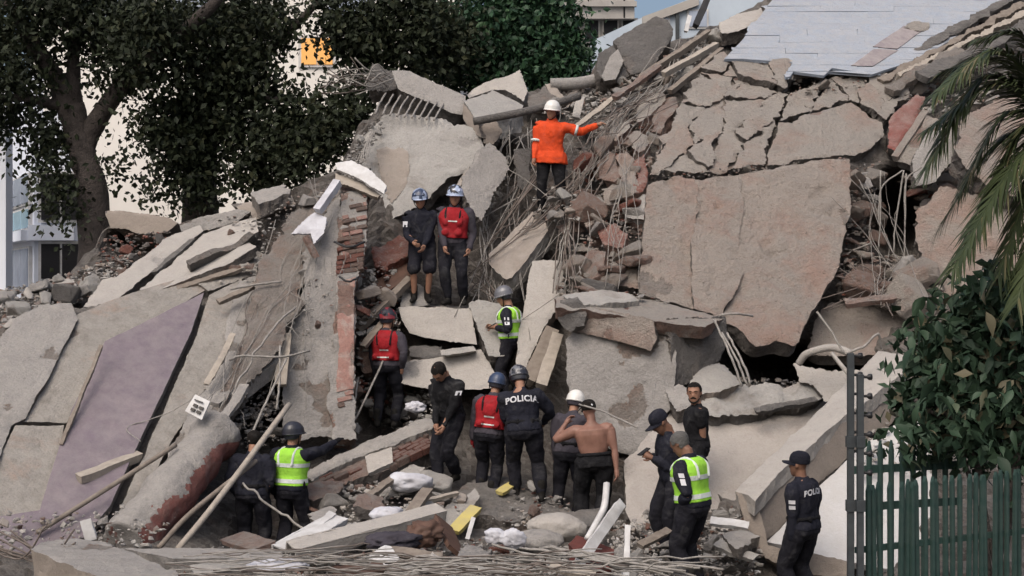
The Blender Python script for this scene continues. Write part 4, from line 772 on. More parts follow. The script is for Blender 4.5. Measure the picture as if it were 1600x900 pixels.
# poly, big chunks, small stuff, big size, small size, materials, label, depth offset
ZONES = [
 ([(560, 420), (640, 395), (625, 470), (625, 560), (640, 640), (585, 660), (558, 600)], 22, 420, (.07, .20), (.02, .07), MIXG + ['brick'] * 4, 'broken chunk in the gully between the brick column and the pale blocks', .08),
 ([(470, 760), (560, 750), (690, 720), (700, 770), (690, 850), (480, 850)], 26, 700, (.07, .22), (.02, .07), MIXG + ['woodbrown'], 'broken chunk in the debris below the toppled brick wall', .10),
 ([(280, 855), (700, 845), (1180, 800), (1190, 900), (280, 900)], 26, 1500, (.06, .17), (.015, .06), MIXG + ['brick', 'white', 'woodbrown'], 'broken chunk in the foreground debris', .12),
 ([(890, 250), (940, 200), (1000, 150), (1040, 140), (1010, 290), (1000, 450), (870, 462), (890, 380)], 50, 800, (.14, .34), (.02, .09), MIXP, 'pinkish masonry chunk in the broken brick slope left of the tilted wall', .12),
 ([(830, 175), (880, 135), (960, 125), (1010, 110), (1090, 55), (1130, 60), (1060, 130), (990, 160), (930, 210), (880, 180)], 40, 900, (.08, .24), (.02, .08), MIXG + ['pinkcrack', 'brickdust'], 'broken chunk on the ridge right of the orange jacket', .12),
 ([(1332, 262), (1380, 250), (1376, 300), (1366, 400), (1320, 400)], 20, 260, (.16, .34), (.02, .08), MIXP, 'broken chunk along the right rim of the tilted wall', .12),
 ([(1310, 410), (1360, 400), (1470, 395), (1470, 470), (1400, 480), (1310, 470)], 26, 500, (.15, .36), (.02, .09), MIXP, 'pinkish chunk below the dark hollow with rebars', .12),
 ([(1420, 270), (1480, 255), (1490, 400), (1440, 400), (1432, 330)], 16, 260, (.15, .34), (.02, .09), MIXP, 'masonry chunk between the dark hollow and the palm', .12),
 ([(0, 450), (60, 440), (150, 415), (215, 395), (180, 450), (115, 475), (50, 490), (0, 540)], 30, 800, (.09, .26), (.02, .07), MIXG + ['brickdust'], 'broken chunk on the crest of the left slope', .12),
 ([(150, 380), (180, 365), (270, 360), (250, 400), (190, 425), (150, 420)], 8, 200, (.07, .16), (.02, .06), ['brickdust', 'brick', 'edge', 'greydark'], 'reddish chunk in the hollow under the brown beam', .05),
 ([(960, 790), (1060, 800), (1160, 790), (1190, 860), (1180, 900), (960, 900)], 22, 500, (.07, .22), (.02, .07), MIXG, 'broken chunk around the feet of the hi-vis officer with grey hair', .12),
 ([(1330, 690), (1360, 640), (1430, 640), (1480, 690), (1460, 740), (1340, 740)], 18, 300, (.06, .16), (.02, .06), MIXW, 'whitish chunk behind the spiked fence', -.8),
 ([(1360, 118), (1440, 76), (1600, 30), (1600, 150), (1500, 170), (1440, 180), (1400, 150)], 26, 700, (.10, .28), (.03, .1), MIXG + ['pinkcrack'], 'broken chunk under the ragged right eave', .15),
 ([(350, 600), (440, 560), (445, 690), (380, 700), (330, 680)], 8, 380, (.06, .14), (.02, .06), ['greydark', 'edge', 'brown', 'grey'], 'dark chunk in the hollow beside the wall stub', .05),
 ([(622, 610), (690, 610), (690, 660), (600, 680), (600, 650)], 12, 260, (.06, .16), (.02, .06), MIXG + ['white'], 'broken chunk below the lower pale block', .1),
 ([(520, 600), (556, 590), (560, 690), (520, 690)], 10, 160, (.05, .12), (.02, .05), MIXG, 'small broken chunk at the foot of the brick column', .3),
 ([(540, 250), (560, 215), (600, 175), (600, 200), (570, 240), (560, 280)], 6, 160, (.05, .12), (.02, .05), ['pale', 'grey'], 'pale chunk on the left edge of the large pale slab', .5),
 ([(745, 235), (800, 245), (790, 300), (752, 340)], 6, 200, (.04, .10), (.02, .05), ['pale', 'grey', 'cream'], 'small pale chunk on the dusty slab with the red smear', .1),
 ([(1040, 600), (1160, 590), (1270, 596), (1290, 610), (1080, 640)], 10, 250, (.05, .14), (.02, .05), ['pale', 'grey', 'pinkcrack'], 'broken chunk along the upper edge of the cream slope', .3),
 ([(880, 455), (1000, 455), (1120, 495), (1000, 500)], 10, 200, (.04, .12), (.015, .05), ['pale', 'pinkcrack', 'brick', 'grey'], 'loose chunk on top of the snapped beam', .55),
]
ZONES.append(([(690, 790), (790, 745), (880, 775), (900, 800), (850, 830), (740, 810)], 14, 320, (.05, .14), (.012, .05), MIXG + ['brick', 'cream'], 'broken chunk around the boots of the middle group', .45))
ZONES.append(([(832, 296), (900, 290), (906, 345), (836, 345)], 12, 160, (.07, .16), (.02, .06), MIXG + ['pinkcrack'], 'broken chunk at the legs of the orange jacketed rescuer', .75))
ZONES.append(([(0, 800), (180, 800), (330, 700), (340, 740), (230, 856), (0, 860)], 12, 420, (.05, .12), (.012, .05), MIXG + ['cream'], 'broken chunk along the foot of the mauve wall', .45))
ZONES.append(([(290, 350), (400, 330), (540, 280), (470, 400), (400, 440), (330, 440)], 14, 420, (.05, .13), (.015, .05), MIXG + ['brickdust'], 'broken chunk on the upper left slope under the trees', .35))
ZONES.append(([(440, 560), (480, 400), (520, 330), (530, 420), (520, 560), (470, 600)], 8, 160, (.04, .10), (.012, .04), MIXG + ['brickdust', 'salmon'], 'small chunk stuck to the wall stub by the brick column', .45))
ZONES.append(([(1010, 275), (1320, 246), (1330, 262), (1020, 290)], 6, 200, (.04, .09), (.012, .04), MIXP, 'small chunk along the dark crack above the tilted wall', .25))
ZONES.append(([(1130, 100), (1240, 118), (1420, 112), (1420, 130), (1240, 150), (1120, 122)], 8, 220, (.04, .12), (.015, .05), MIXP, 'small chunk under the lower edge of the whitewashed roof', .25))
ZONES.append(([(300, 872), (700, 862), (1000, 850), (1000, 905), (300, 905)], 26, 1100, (.05, .16), (.012, .05), MIXG + ['brick', 'white', 'cream'], 'broken chunk lying on the foreground bars', .30))
def scatter():
    total = 0
    for zi, (poly, nb, ns, bs, ss, mats, lb, off) in enumerate(ZONES):
        rnd = random.Random(500 + zi)
        for k in range(int(nb * .62 + .5)):
            u, v = sample(poly, rnd); s = rnd.uniform(*bs) * (1.25 if rnd.random() < .2 else .85)
            o = link('rubble_chunk', chunk_mesh(rnd.randrange(20), rnd.choice(mats)), P(u, v, Yd(u, v) - off - s * .2), None,
                     (rnd.uniform(-.6, .6), rnd.uniform(-.6, .6), rnd.uniform(0, 6.28)))
            o.scale = (s, s, s); total += 1; ck = int(o.data.name.split('_')[-1]) if False else CHK[o.data.name]
            szw = 'small' if s < bs[0] + (bs[1] - bs[0]) * .35 else 'large' if s > bs[0] + (bs[1] - bs[0]) * .75 else 'mid-sized'
            tagit(o, szw + ' ' + MATW.get(ck[1], 'grey') + ' ' + ('angular', 'flat', 'long', 'blocky', 'thin')[ck[0] % 5] + ' chunk ' + lb.split('chunk ', 1)[1], 'rubble chunk', 'rubble chunks ' + lb.split('chunk ', 1)[1])
        V = []; Fc = []; mi = []; base = 0; ml = sorted(set(mats)); uv = np.array([sample(poly, rnd) for _ in range(ns)]); yy = Yd(uv[:, 0], uv[:, 1])
        rng = np.random.default_rng(zi)
        for k in range(ns):
            hv, hf = HULLS[rnd.randrange(24)]; s = ss[0] + (ss[1] - ss[0]) * rnd.random() ** 2.2
            m = np.array((Matrix.Rotation(rnd.uniform(0, 6.28), 3, 'Z') @ Matrix.Rotation(rnd.uniform(-.9, .9), 3, 'X')))
            p = np.array(P(uv[k, 0], uv[k, 1], yy[k] - off * rnd.uniform(.3, 1.0) + .05))
            V.append((hv * s) @ m.T + p); Fc.append(hf + base); base += len(hv); mi += [ml.index(rnd.choice(mats))] * len(hf)
        V = np.concatenate(V); Fc = np.concatenate(Fc); c = V.mean(0)
        me = mesh('rubble', V - c, Fc.tolist(), [M[x] for x in ml]); me.polygons.foreach_set('material_index', np.array(mi, np.int32))
        o = link('rubble', me, c); tagit(o, 'fine loose rubble: ' + lb.replace('chunk', 'bits'), None, None, 'stuff')
    print('chunks', total)
scatter()
# ================================================================== REBAR AND WIRES
def strands(n, a, b, ja, jb, r, mat, label, group, mid=None, jm=10, seed=1, off=.2, name='rebar', zj=.15):
    rnd = random.Random(seed)
    for k in range(n):
        t = rnd.random()
        p0 = (a[0] + rnd.gauss(0, ja[0]), a[1] + rnd.gauss(0, ja[1])); p1 = (b[0] + rnd.gauss(0, jb[0]), b[1] + rnd.gauss(0, jb[1]))
        pts = [p0]
        for m_ in (mid or []): pts.append((m_[0] + rnd.gauss(0, jm), m_[1] + rnd.gauss(0, jm)))
        pts.append(p1); o_ = off + rnd.uniform(0, zj)
        q = rnd.uniform(.8, 1.25); mt = rnd.choice(mat) if isinstance(mat, list) else mat; lb = re.sub(r'\b(rusty|thin|pale|long) ', '', label)
        rod([(u, v, Yd(u, v) - o_) for u, v in pts], r * q, mt, name, ('thin ' if q < .95 else 'thicker ' if q > 1.1 else '') + ('dusty pale ' if mt == 'rebarpale' else 'dark rusty ') + lb, 'rebar', group)
RB2 = ['rebar', 'rebar', 'rebarpale']
strands(14, (1085, 70), (880, 330), (26, 18), (30, 45), .008, RB2, 'long rusty bar sweeping down from the ridge past the outstretched orange arm', 'bars sweeping down from the ridge', [(1040, 118), (985, 170), (930, 245)], 14, 1)
strands(9, (1010, 150), (770, 400), (26, 12), (26, 20), .008, RB2, 'bar sweeping down past the legs of the orange jacketed rescuer', 'bars behind the orange jacketed rescuer', [(960, 205), (915, 262), (850, 330)], 13, 2, .55)
strands(16, (900, 270), (890, 440), (16, 16), (18, 25), .009, RB2, 'thin bar hanging down beside the broken brick slope', 'bars hanging beside the brick slope', [(890, 350)], 6, 3, .35)
strands(8, (800, 205), (790, 255), (22, 8), (25, 18), .009, 'rebarpale', 'thin pale wire hanging under the grey post', 'wires hanging under the grey post', None, 5, 4, .5)
strands(14, (835, 265), (770, 350), (14, 14), (16, 16), .011, RB2, 'rusty bar in the dark bundle left of the orange jacket', 'dark bundle of bars', None, 5, 5, .45)
strands(7, (752, 330), (768, 470), (8, 14), (14, 14), .010, 'rebarpale', 'pale bent bar beside the red vest rescuer facing forward', 'bars beside the red vest rescuer', [(762, 400)], 7, 6, .3)
strands(9, (740, 430), (780, 480), (14, 20), (10, 12), .010, RB2, 'bent bar in the tangle between red vest rescuer and phone officer', 'tangle between rescuer and officer', [(762, 440)], 14, 7, .3)
strands(10, (450, 380), (320, 680), (34, 25), (34, 20), .006, ['rebar', 'rebarpale', 'rebarpale'], 'thin wire hanging down the rough plaster face', 'wires on the rough plaster face', [(385, 540)], 18, 8, .35)
for pts, lb in [([(462, 480, 19.6), (420, 520, 19.0), (370, 600, 18.2), (362, 650, 17.8)], 'pale bent bar looping down over the dark hollow beside the wall stub'),
                ([(358, 562, 18.4), (380, 556, 18.5), (440, 558, 18.6), (484, 548, 18.9)], 'pale wavy bar level across the rough plaster face'),
                ([(440, 440, 20.0), (400, 445, 19.8), (360, 452, 19.6)], 'dark bar poking left out of the rough plaster face'),
                ([(448, 560, 18.6), (420, 620, 18.0), (390, 690, 17.5)], 'pale bar leaning in front of the dark hollow'),
                ([(438, 540, 18.9), (436, 600, 18.6), (432, 640, 18.4)], 'thin upright bar at the left edge of the wall stub'),
                ([(600, 560, 20.2), (575, 615, 19.6), (545, 675, 19.2)], 'pale bar leaning at the left boot of the red helmet rescuer'),
                ([(560, 590, 20), (552, 640, 19.4), (540, 690, 19.1)], 'thin pale bar at the foot of the brick column')]:
    rod(pts, .016, 'rebarpale', 'rebar', lb)
rod([(278, 858, 15.0), (340, 782, 15.6), (452, 632, 17.3)], .035, 'woodlight', 'wooden_pole', 'long pale pole leaning across the two officers at the left', 'pole', n=7)
rod([(248, 856, 15.2), (300, 800, 15.6), (400, 720, 16.4)], .03, 'wood', 'wooden_pole', 'dark pole lying behind the long pale pole', 'pole', n=7)
rod([(380, 755, 16.8), (420, 790, 16.4), (490, 830, 16.0), (540, 838, 15.8)], .015, 'rebarpale', 'rebar', 'bent bar crossing in front of the two officers at the left')
strands(14, (860, 200), (770, 470), (60, 30), (40, 40), .005, 'rebarpale', 'thin wire hanging across the dark central gap', 'wires across the central gap', [(830, 320)], 34, 41, .45)
strands(10, (520, 300), (470, 560), (20, 20), (30, 50), .005, 'rebarpale', 'thin wire hanging on the wall stub beside the brick column', 'wires on the wall stub', [(490, 430)], 20, 42, .5)
strands(9, (1340, 280), (1420, 470), (30, 20), (30, 20), .005, 'rebarpale', 'thin wire hanging between the tilted wall and the palm', 'wires right of the tilted wall', [(1380, 380)], 22, 43, .45)
strands(8, (1000, 180), (960, 430), (20, 30), (20, 30), .005, 'rebarpale', 'thin wire hanging over the broken brick slope', 'wires over the brick slope', [(975, 300)], 16, 44, .4)
# comb of bars and tangle at the top
for k in range(9):
    u = 594 + k * 11.5
    rod([(u + 9, 146 + k * 1.6, 24.2), (u, 160 + k * 1.7, 23.7), (u - 8, 178 + k * 1.2, 23.2)], .018, 'rebarpale', 'rebar', 'pale bar of the comb sticking out under the roof beam', 'rebar', 'comb of bars under the roof beam', n=5)
rnd = random.Random(21)
for k in range(22):
    u, v = rnd.uniform(560, 618), rnd.uniform(110, 140); L = rnd.uniform(25, 75)
    rod([(u, v, 24.3), (u - L * .5, v + rnd.uniform(-18, 14), 24.1), (u - L, v + rnd.uniform(-26, 16), 24.0)], rnd.uniform(.008, .014), rnd.choice(['rebarpale', 'rebarpale', 'rebar']), 'rebar', 'pale bent wire in the tangle at the end of the roof beam', 'rebar', 'tangle at the end of the roof beam')
for k in range(12):
    u, v = 545 + k * 4, 268 - k * 6 + rnd.uniform(-8, 8)
    rod([(u, v, 22.6), (u - 10, v + 20, 22.3), (u - 14, v + 45, 22.0)], .010, 'rebarpale', 'rebar', 'thin pale bar along the left edge of the large pale slab', 'rebar', 'bars along the large pale slab')
# hollow at the right
for (a, b, c) in [((1376, 300), (1375, 345), (1373, 388)), ((1412, 300), (1400, 345), (1396, 395)), ((1416, 305), (1414, 350), (1412, 425)), ((1440, 295), (1416, 318), (1414, 360)), ((1410, 300), (1378, 328), (1372, 350)), ((1360, 380), (1322, 400), (1320, 440))]:
    rod([(u, v - (34 if v < 330 else 0), 21.4) for u, v in (a, b, c)], .013, 'rebarpale', 'rebar', 'upright bar standing in the dark hollow right of the tilted wall', 'rebar', 'bars in the right hollow')
strands(10, (1360, 420), (1350, 470), (40, 8), (40, 12), .008, 'rebar', 'thin wire trailing over the pinkish chunks at the right', 'wires over the pinkish chunks', [(1370, 440)], 16, 12, .35)
for p in ([(1128, 520, 18.9), (1150, 560, 18.6), (1168, 602, 18.5)], [(1136, 520, 18.9), (1160, 565, 18.6), (1172, 600, 18.5)], [(1116, 500, 18.95), (1140, 552, 18.6), (1160, 604, 18.5)], [(1126, 492, 19.0), (1150, 490, 19.0), (1176, 494, 19.2)]):
    rod(p, .017, 'rebarpale', 'rebar', 'pale bar bent out of the broken wall end over the rounded boulder', 'rebar', 'bars at the broken wall end')
rod([(1248, 568, 18.7), (1262, 552, 18.6), (1300, 543, 18.5), (1330, 552, 18.3)], .05, 'cream', 'bent_pipe', 'thick pale bent pipe arching over the torn plaster sheet', 'pipe', n=8)
rod([(1276, 487, 18.2), (1300, 520, 18.1), (1318, 552, 18.0)], .016, 'rebarpale', 'rebar', 'straight pale rod slanting above the fence post')
rod([(1320, 553, 18.0), (1350, 540, 18.0), (1372, 522, 18.1), (1377, 545, 18.2)], .018, 'rebarpale', 'rebar', 'hooked pale rod above the end of the parapet')
rod([(1300, 552, 18.2), (1318, 575, 18.0), (1330, 590, 18.0)], .03, 'cream', 'rebar', 'short thick pale rod beside the fence post top')
rod([(905, 632, 17.9), (940, 642, 17.4), (996, 668, 16.6)], .012, 'rebarpale', 'cord', 'thin pale cord stretched across the broken wall behind the bare back', 'cord')
rod([(1024, 600, 18.3), (1020, 640, 17.8), (1026, 660, 17.6)], .008, 'rebarpale', 'cord', 'short pale cord hanging on the broken wall edge', 'cord')
rod([(220, 690, 17.1), (200, 668, 17.5), (262, 646, 17.7), (320, 610, 17.9)], .006, 'rebarpale', 'cord', 'thin pale cord lying over the mauve panel', 'cord')
# foreground bundle of bars
rnd = random.Random(33); BM = ['rebar', 'rebarpale', 'rebarpale']
for k in range(48):
    u0 = rnd.uniform(255, 640); L = rnd.uniform(180, 560); v0 = rnd.uniform(864, 906); y0 = 13.9 - (v0 - 860) / 46 * 1.4
    sl_ = rnd.uniform(-22, 22); wob = rnd.uniform(-12, 12)
    rod([(u0, v0, y0), (u0 + L * .35, v0 + wob * .6 + sl_ * .3, y0 - .12), (u0 + L * .7, v0 - wob * .5 + sl_ * .6, y0 - .06), (u0 + L, v0 + sl_, y0)], rnd.uniform(.004, .009), BM[k % 3], 'rebar', ('short ' if L < 300 else 'very long ' if L > 440 else 'long ') + ('dark' if k % 3 == 0 else 'pale dusty') + ' bar in the ' + ('upper' if v0 < 878 else 'lower' if v0 > 893 else 'middle') + ' part of the bundle along the bottom', 'rebar', 'bundle of bars along the bottom')
for k in range(10):
    u0 = rnd.uniform(760, 900)
    rod([(u0, rnd.uniform(850, 870), 14.3), (u0 + 110, rnd.uniform(870, 885), 14.0), (u0 + 240, rnd.uniform(885, 915), 13.6)], .012, 'rebarpale', 'rebar', 'dusty bar slanting down to the right in the foreground debris', 'rebar', 'slanting bars in the foreground')
for k in range(8):
    u0 = rnd.uniform(0, 60)
    rod([(u0 - 40, rnd.uniform(820, 870), 14.6), (u0 + 20, rnd.uniform(850, 880), 14.4), (u0 + 60, rnd.uniform(820, 900), 14.3)], .010, 'rebar', 'rebar', 'thin twisted bar in the bottom left corner', 'rebar', 'twisted bars in the corner')
# ================================================================== FOREGROUND DEBRIS
def gutter(name, label, a, b, wd, hh, mat):
    g = empty(name, (px3(a) + px3(b)) / 2, label, 'metal channel')
    bar('channel_top', None, None, a, b, wd, .02, mat, parent=g)
    A, B = px3(a), px3(b); t = (B - A).normalized(); up = Vector((0, -.4, 1)); up = (up - t * up.dot(t)).normalized(); s = t.cross(up)
    if s.y > 0: s = -s
    for k, sg in ((0, 1), (1, -1)):
        q = [A + s * sg * wd / 2, B + s * sg * wd / 2, B + s * sg * wd / 2 - up * hh, A + s * sg * wd / 2 - up * hh]
        prism('channel_side', q, s, -s * .02 * sg, mat, mat, jag=.004, res=.012, disp=.004, parent=g)
    return g
gutter('metal_channel', 'long pale metal channel lying across the debris in the foreground', (455, 852, 15.0), (690, 792, 16.2), .22, .16, 'cream')
gutter('metal_channel', 'short white channel piece beside the pointing officer', (440, 856, 15.2), (530, 806, 16.2), .26, .14, 'white')
bar('board', 'dark brown board standing on edge right of the white bundle', 'board', (694, 812, 15.9), (716, 862, 15.0), .26, .05, 'woodbrown', up=(.6, -1, .2))
slab('red_brown_box', 'dark red brown box lying under the white planks', 'box', [(888, 850), (902, 836), (960, 858), (958, 884), (930, 890)], [(888, 850, 14.9), (960, 858, 14.9), (930, 890, 14.4)], .3, 'redbox', 'redbox', res=.03, jag=.01)
bar('white_plank', 'long white plank leaning over the dark red box', 'plank', (906, 880, 14.3), (974, 784, 15.3), .11, .05, 'white', up=(.4, -1, .2))
rod([(918, 842, 15.0), (938, 806, 15.3), (945, 788, 15.4), (948, 756, 15.6)], .04, 'white', 'white_pipe', 'bent white pipe standing beside the long white plank', 'pipe', n=6)
bar('white_post', 'upright white post in the debris left of the grey haired officer', 'post', (978, 905, 14.2), (981, 820, 14.6), .06, .06, 'white', up=(0, -1, 0))
bar('brick_board', 'reddish brown broken tile panel at the boots of the left officers', 'panel', (362, 836, 15.8), (412, 852, 15.2), .3, .05, 'brickdust')
bar('plank', 'short grey plank in the debris below the white bag', 'plank', (640, 800, 16.6), (668, 762, 17.2), .14, .08, 'wood')
bar('plank', 'long thin wooden strip in front of the boots of the bowed officer', 'plank', (640, 785, 17.1), (716, 768, 17.7), .06, .05, 'woodlight')
# loose planks, strips and plates that fill the debris
def more_boards():
    rnd = random.Random(77)
    L = [((470, 838, 15.6), (520, 800, 16.2), .10, .04, 'white', 'narrow white strip leaning among the debris right of the pointing officer'),
         ((500, 846, 15.3), (560, 836, 15.6), .12, .05, 'woodlight', 'pale short plank lying flat at the foot of the metal channel'),
         ((560, 782, 17.2), (618, 742, 17.9), .10, .06, 'wood', 'grey batten leaning on the white plaster sheet'),
         ((600, 858, 14.6), (690, 868, 14.5), .14, .05, 'wood', 'dark plank lying along the foreground bars below the brown rag'),
         ((300, 890, 13.5), (392, 876, 13.8), .16, .05, 'pale', 'pale flat strip lying on the foreground bars at the left'),
         ((520, 892, 13.5), (600, 884, 13.6), .15, .05, 'woodbrown', 'brown board scrap lying on the foreground bars'),
         ((690, 890, 13.6), (790, 896, 13.5), .2, .06, 'pale', 'long pale slab scrap on the foreground bars'),
         ((860, 880, 14.0), (930, 896, 13.8), .1, .05, 'woodlight', 'pale batten slanting below the red brown box'),
         ((1110, 812, 16.0), (1170, 820, 15.9), .12, .05, 'white', 'white strip lying in the rubble left of the parapet end'),
         ((1120, 846, 15.6), (1182, 870, 15.3), .14, .06, 'pale', 'pale strip lying in the rubble behind the grey haired officer'),
         ((1000, 850, 15.4), (1046, 826, 15.8), .1, .05, 'wood', 'grey batten in the rubble left of the grey haired officer'),
         ((340, 470, 19.6), (440, 424, 20.3), .09, .06, 'wood', 'thin grey batten lying across the top of the rough plaster face'),
         ((300, 372, 21.6), (240, 424, 20.7), .12, .06, 'greydark', 'dark strip along the joint between the two cream slabs'),
         ((268, 452, 20.1), (390, 412, 20.6), .08, .05, 'wood', 'thin dark batten along the lower edge of the broad pale slab'),
         ((382, 600, 18.0), (322, 690, 17.3), .14, .06, 'grey', 'narrow grey strip slanting above the round fallen beam'),
         ((364, 520, 18.9), (322, 600, 18.2), .08, .05, 'woodlight', 'pale batten lying on the grey slab strip'),
         ((960, 150, 23.6), (1030, 100, 24.5), .12, .08, 'brickdust', 'reddish lath lying along the ridge above the broken brick slope'),
         ((900, 196, 23.2), (960, 150, 23.9), .08, .05, 'woodlight', 'pale batten right of the white helmet on the ridge'),
         ((706, 300, 22.0), (748, 250, 22.6), .12, .08, 'brown', 'brown strip under the edge of the large pale slab'),
         ((600, 500, 20.4), (566, 540, 20.1), .1, .06, 'wood', 'short dark batten by the red helmet'),
         ((1320, 470, 20.2), (1400, 462, 20.2), .14, .08, 'brickdust', 'broken pinkish ledge under the dark hollow at the right'),
         ((1180, 640, 18.4), (1276, 622, 18.7), .1, .06, 'greydark', 'dark ragged strip under the broken plate on the cream slope')]
    for a, b, wd, th, mt, lb in L: bar('debris_strip', lb, 'debris strip', a, b, wd, th, mt, jag=.012, up=(rnd.uniform(-.3, .3), -.6, 1))
    for poly, Y, th, mt, lb in [([(520, 826), (556, 812), (580, 826), (548, 842)], 15.6, .1, 'pale', 'flat pale plate between the two metal channels'),
         ([(730, 850), (770, 858), (760, 876), (716, 868)], 14.6, .12, 'grey', 'grey plate in front of the torn white bag'),
         ([(640, 870), (676, 862), (700, 878), (664, 890)], 13.9, .1, 'cream', 'cream plate scrap in the middle of the foreground bars'),
         ([(1128, 832), (1160, 820), (1188, 838), (1150, 858)], 15.5, .12, 'grey', 'grey plate lying in the rubble by the parapet end'),
         ([(480, 800), (516, 790), (530, 806), (492, 818)], 16.4, .14, 'grey', 'grey plate beside the belt of the pointing officer'),
         ([(560, 770), (600, 776), (596, 796), (552, 790)], 17.0, .14, 'brickdust', 'dusty reddish plate above the round white bundle'),
         ([(880, 800), (940, 792), (950, 812), (900, 826)], 16.9, .12, 'greydark', 'dark plate at the feet of the shirtless man'),
         ([(392, 300), (440, 286), (452, 300), (404, 318)], 22.0, .2, 'grey', 'grey plate on the skyline under the second tree')]:
        slab('broken_plate', lb, 'concrete slab', poly, [(poly[0][0], poly[0][1], Y + .2), (poly[1][0], poly[1][1], Y + .45), (poly[2][0], poly[2][1], Y + .1)] if abs((poly[1][0]-poly[0][0])*(poly[2][1]-poly[0][1])-(poly[2][0]-poly[0][0])*(poly[1][1]-poly[0][1]))>200 else [(poly[0][0], poly[0][1], Y + .2), (poly[1][0], poly[1][1], Y + .45), (poly[3][0], poly[3][1], Y - .1)], th, mt, 'edge', ext=(.01, .02, -th), jag=.025, seg=.1)
more_boards()
def lump(name, label, cat, u, v, Y, sx, sy, sz, mat, seed, amp=.35, fr=3.0):
    bm = bmesh.new(); bmesh.ops.create_icosphere(bm, subdivisions=4, radius=1); co = np.array([x.co for x in bm.verts])
    r = 1 + fbm(co * 1.1 + seed, seed, 3) * amp * .8 - np.abs(fbm(co * 2.1 + seed, seed + 3, 4)) * amp * .7
    co = co * r[:, None] * np.array([sx, sy, sz])
    for x, c in zip(bm.verts, co): x.co = c
    me = bpy.data.meshes.new(name); bm.to_mesh(me); bm.free(); me.materials.append(M[mat]); me.shade_smooth()
    return tagit(link(name, me, P(u, v, Y)), label, cat)
lump('white_bag', 'crumpled white bag lying under the toppled brick wall', 'bag', 638, 752, 17.9, .30, .2, .13, 'whitecloth', 1, .42)
lump('white_bundle', 'round white cloth bundle behind the long metal channel', 'bundle', 606, 804, 16.1, .2, .15, .10, 'whitecloth', 2, .4)
lump('white_bag', 'torn white plastic bag near the dark boots in the foreground', 'bag', 775, 838, 15.6, .13, .1, .10, 'whitecloth', 3, .45, 4)
lump('white_bag', 'white plastic bag right of the torn white bag', 'bag', 802, 842, 15.4, .14, .1, .12, 'whitecloth', 4, .45, 4)
lump('dark_cloth', 'dark grey cloth heap under the metal channel', 'cloth', 610, 846, 14.9, .3, .2, .1, 'greyblue', 5, .7, 3)
lump('brown_cloth', 'reddish brown rag heap beside the standing brown board', 'cloth', 660, 836, 15.1, .22, .2, .14, 'woodbrown', 6, .7, 3)
lump('cement_sack', 'cream cement sack lying below the white helmet officer', 'sack', 872, 824, 16.6, .36, .25, .17, 'cream', 7, .3, 1.6)
lump('cement_sack', 'grey rounded sack in front of the cream cement sack', 'sack', 838, 846, 15.8, .34, .25, .13, 'grey', 8, .3, 1.6)
lump('white_bundle', 'flat white sheet scrap on the foreground bars at the left', 'sheet', 436, 882, 13.3, .28, .2, .05, 'whitecloth', 9, .5, 2)
lump('white_bundle', 'small white cloth scrap below the lower pale block', 'cloth', 648, 636, 19.8, .16, .12, .09, 'whitecloth', 10, .7, 3)
# ================================================================== TREES AND PLANTS
def leaf_cloud(clumps, n, size, seed, twigs=True, spread=1.0):
    """clumps: (x,y,z,rx,ry,rz). n leaves: small folded diamonds grouped in sprays"""
    rng = np.random.default_rng(seed); C = np.array(clumps); wgt = C[:, 3] * C[:, 5]; wgt = wgt / wgt.sum()
    ns = max(10, n // 34); ci = rng.choice(len(C), ns, p=wgt)
    d = rng.normal(size=(ns, 3)); d /= np.linalg.norm(d, axis=1)[:, None]
    rad = rng.random(ns) ** .45
    sc = C[ci, :3] + d * rad[:, None] * C[ci, 3:6]
    si = rng.integers(0, ns, n); sz = rng.uniform(.14, .34, ns)
    p = sc[si] + rng.normal(size=(n, 3)) * sz[si][:, None] * spread
    ax = rng.normal(size=(n, 3)); ax[:, 2] -= .5; ax /= np.linalg.norm(ax, axis=1)[:, None]
    o = rng.normal(size=(n, 3)); b = np.cross(ax, o); b /= np.linalg.norm(b, axis=1)[:, None]
    nn = np.cross(ax, b); L = (size * rng.uniform(.6, 1.3, n))[:, None]; W = L * .30
    v0 = p; v1 = p + ax * L * .45 + b * W + nn * L * .06; v2 = p + ax * L; v3 = p + ax * L * .45 - b * W + nn * L * .06
    V = np.stack([v0, v1, v2, v3], 1).reshape(-1, 3); k = np.arange(n) * 4
    Fc = np.concatenate([np.stack([k, k + 1, k + 2], 1), np.stack([k, k + 2, k + 3], 1)])
    return V, Fc
def tree(label, trunk, limbs, clumps, n, size, mat, seed, wood='bark'):
    base = trunk[0][0]; root = empty('broadleaf_tree', base, label, 'tree')
    def wood_mesh(name, path, n_=10):
        pts = catmull([p for p, r in path], 6); rr = np.interp(np.linspace(0, 1, len(pts)), np.linspace(0, 1, len(path)), [r for p, r in path])
        V, Fc = tube_geo(pts, rr, n_); V = np.array([tuple(v) for v in V]); V = V + (fbm(V * 2.5, seed, 3) * .06)[:, None]
        centred(name, V, Fc, [M[wood]], root, True)
    wood_mesh('trunk', trunk, 14)
    for l in limbs: wood_mesh('limb', l, 9)
    V, Fc = leaf_cloud(clumps, n, size, seed); c = V.mean(0)
    link('crown', mesh('crown', V - c, Fc.tolist(), [M[mat]]), c, root)
def cl(u, v, Y, r, ry=None, rz=None): p = P(u, v, Y); return (p.x, p.y, p.z, r, ry or r * 1.1, rz or r * .85)
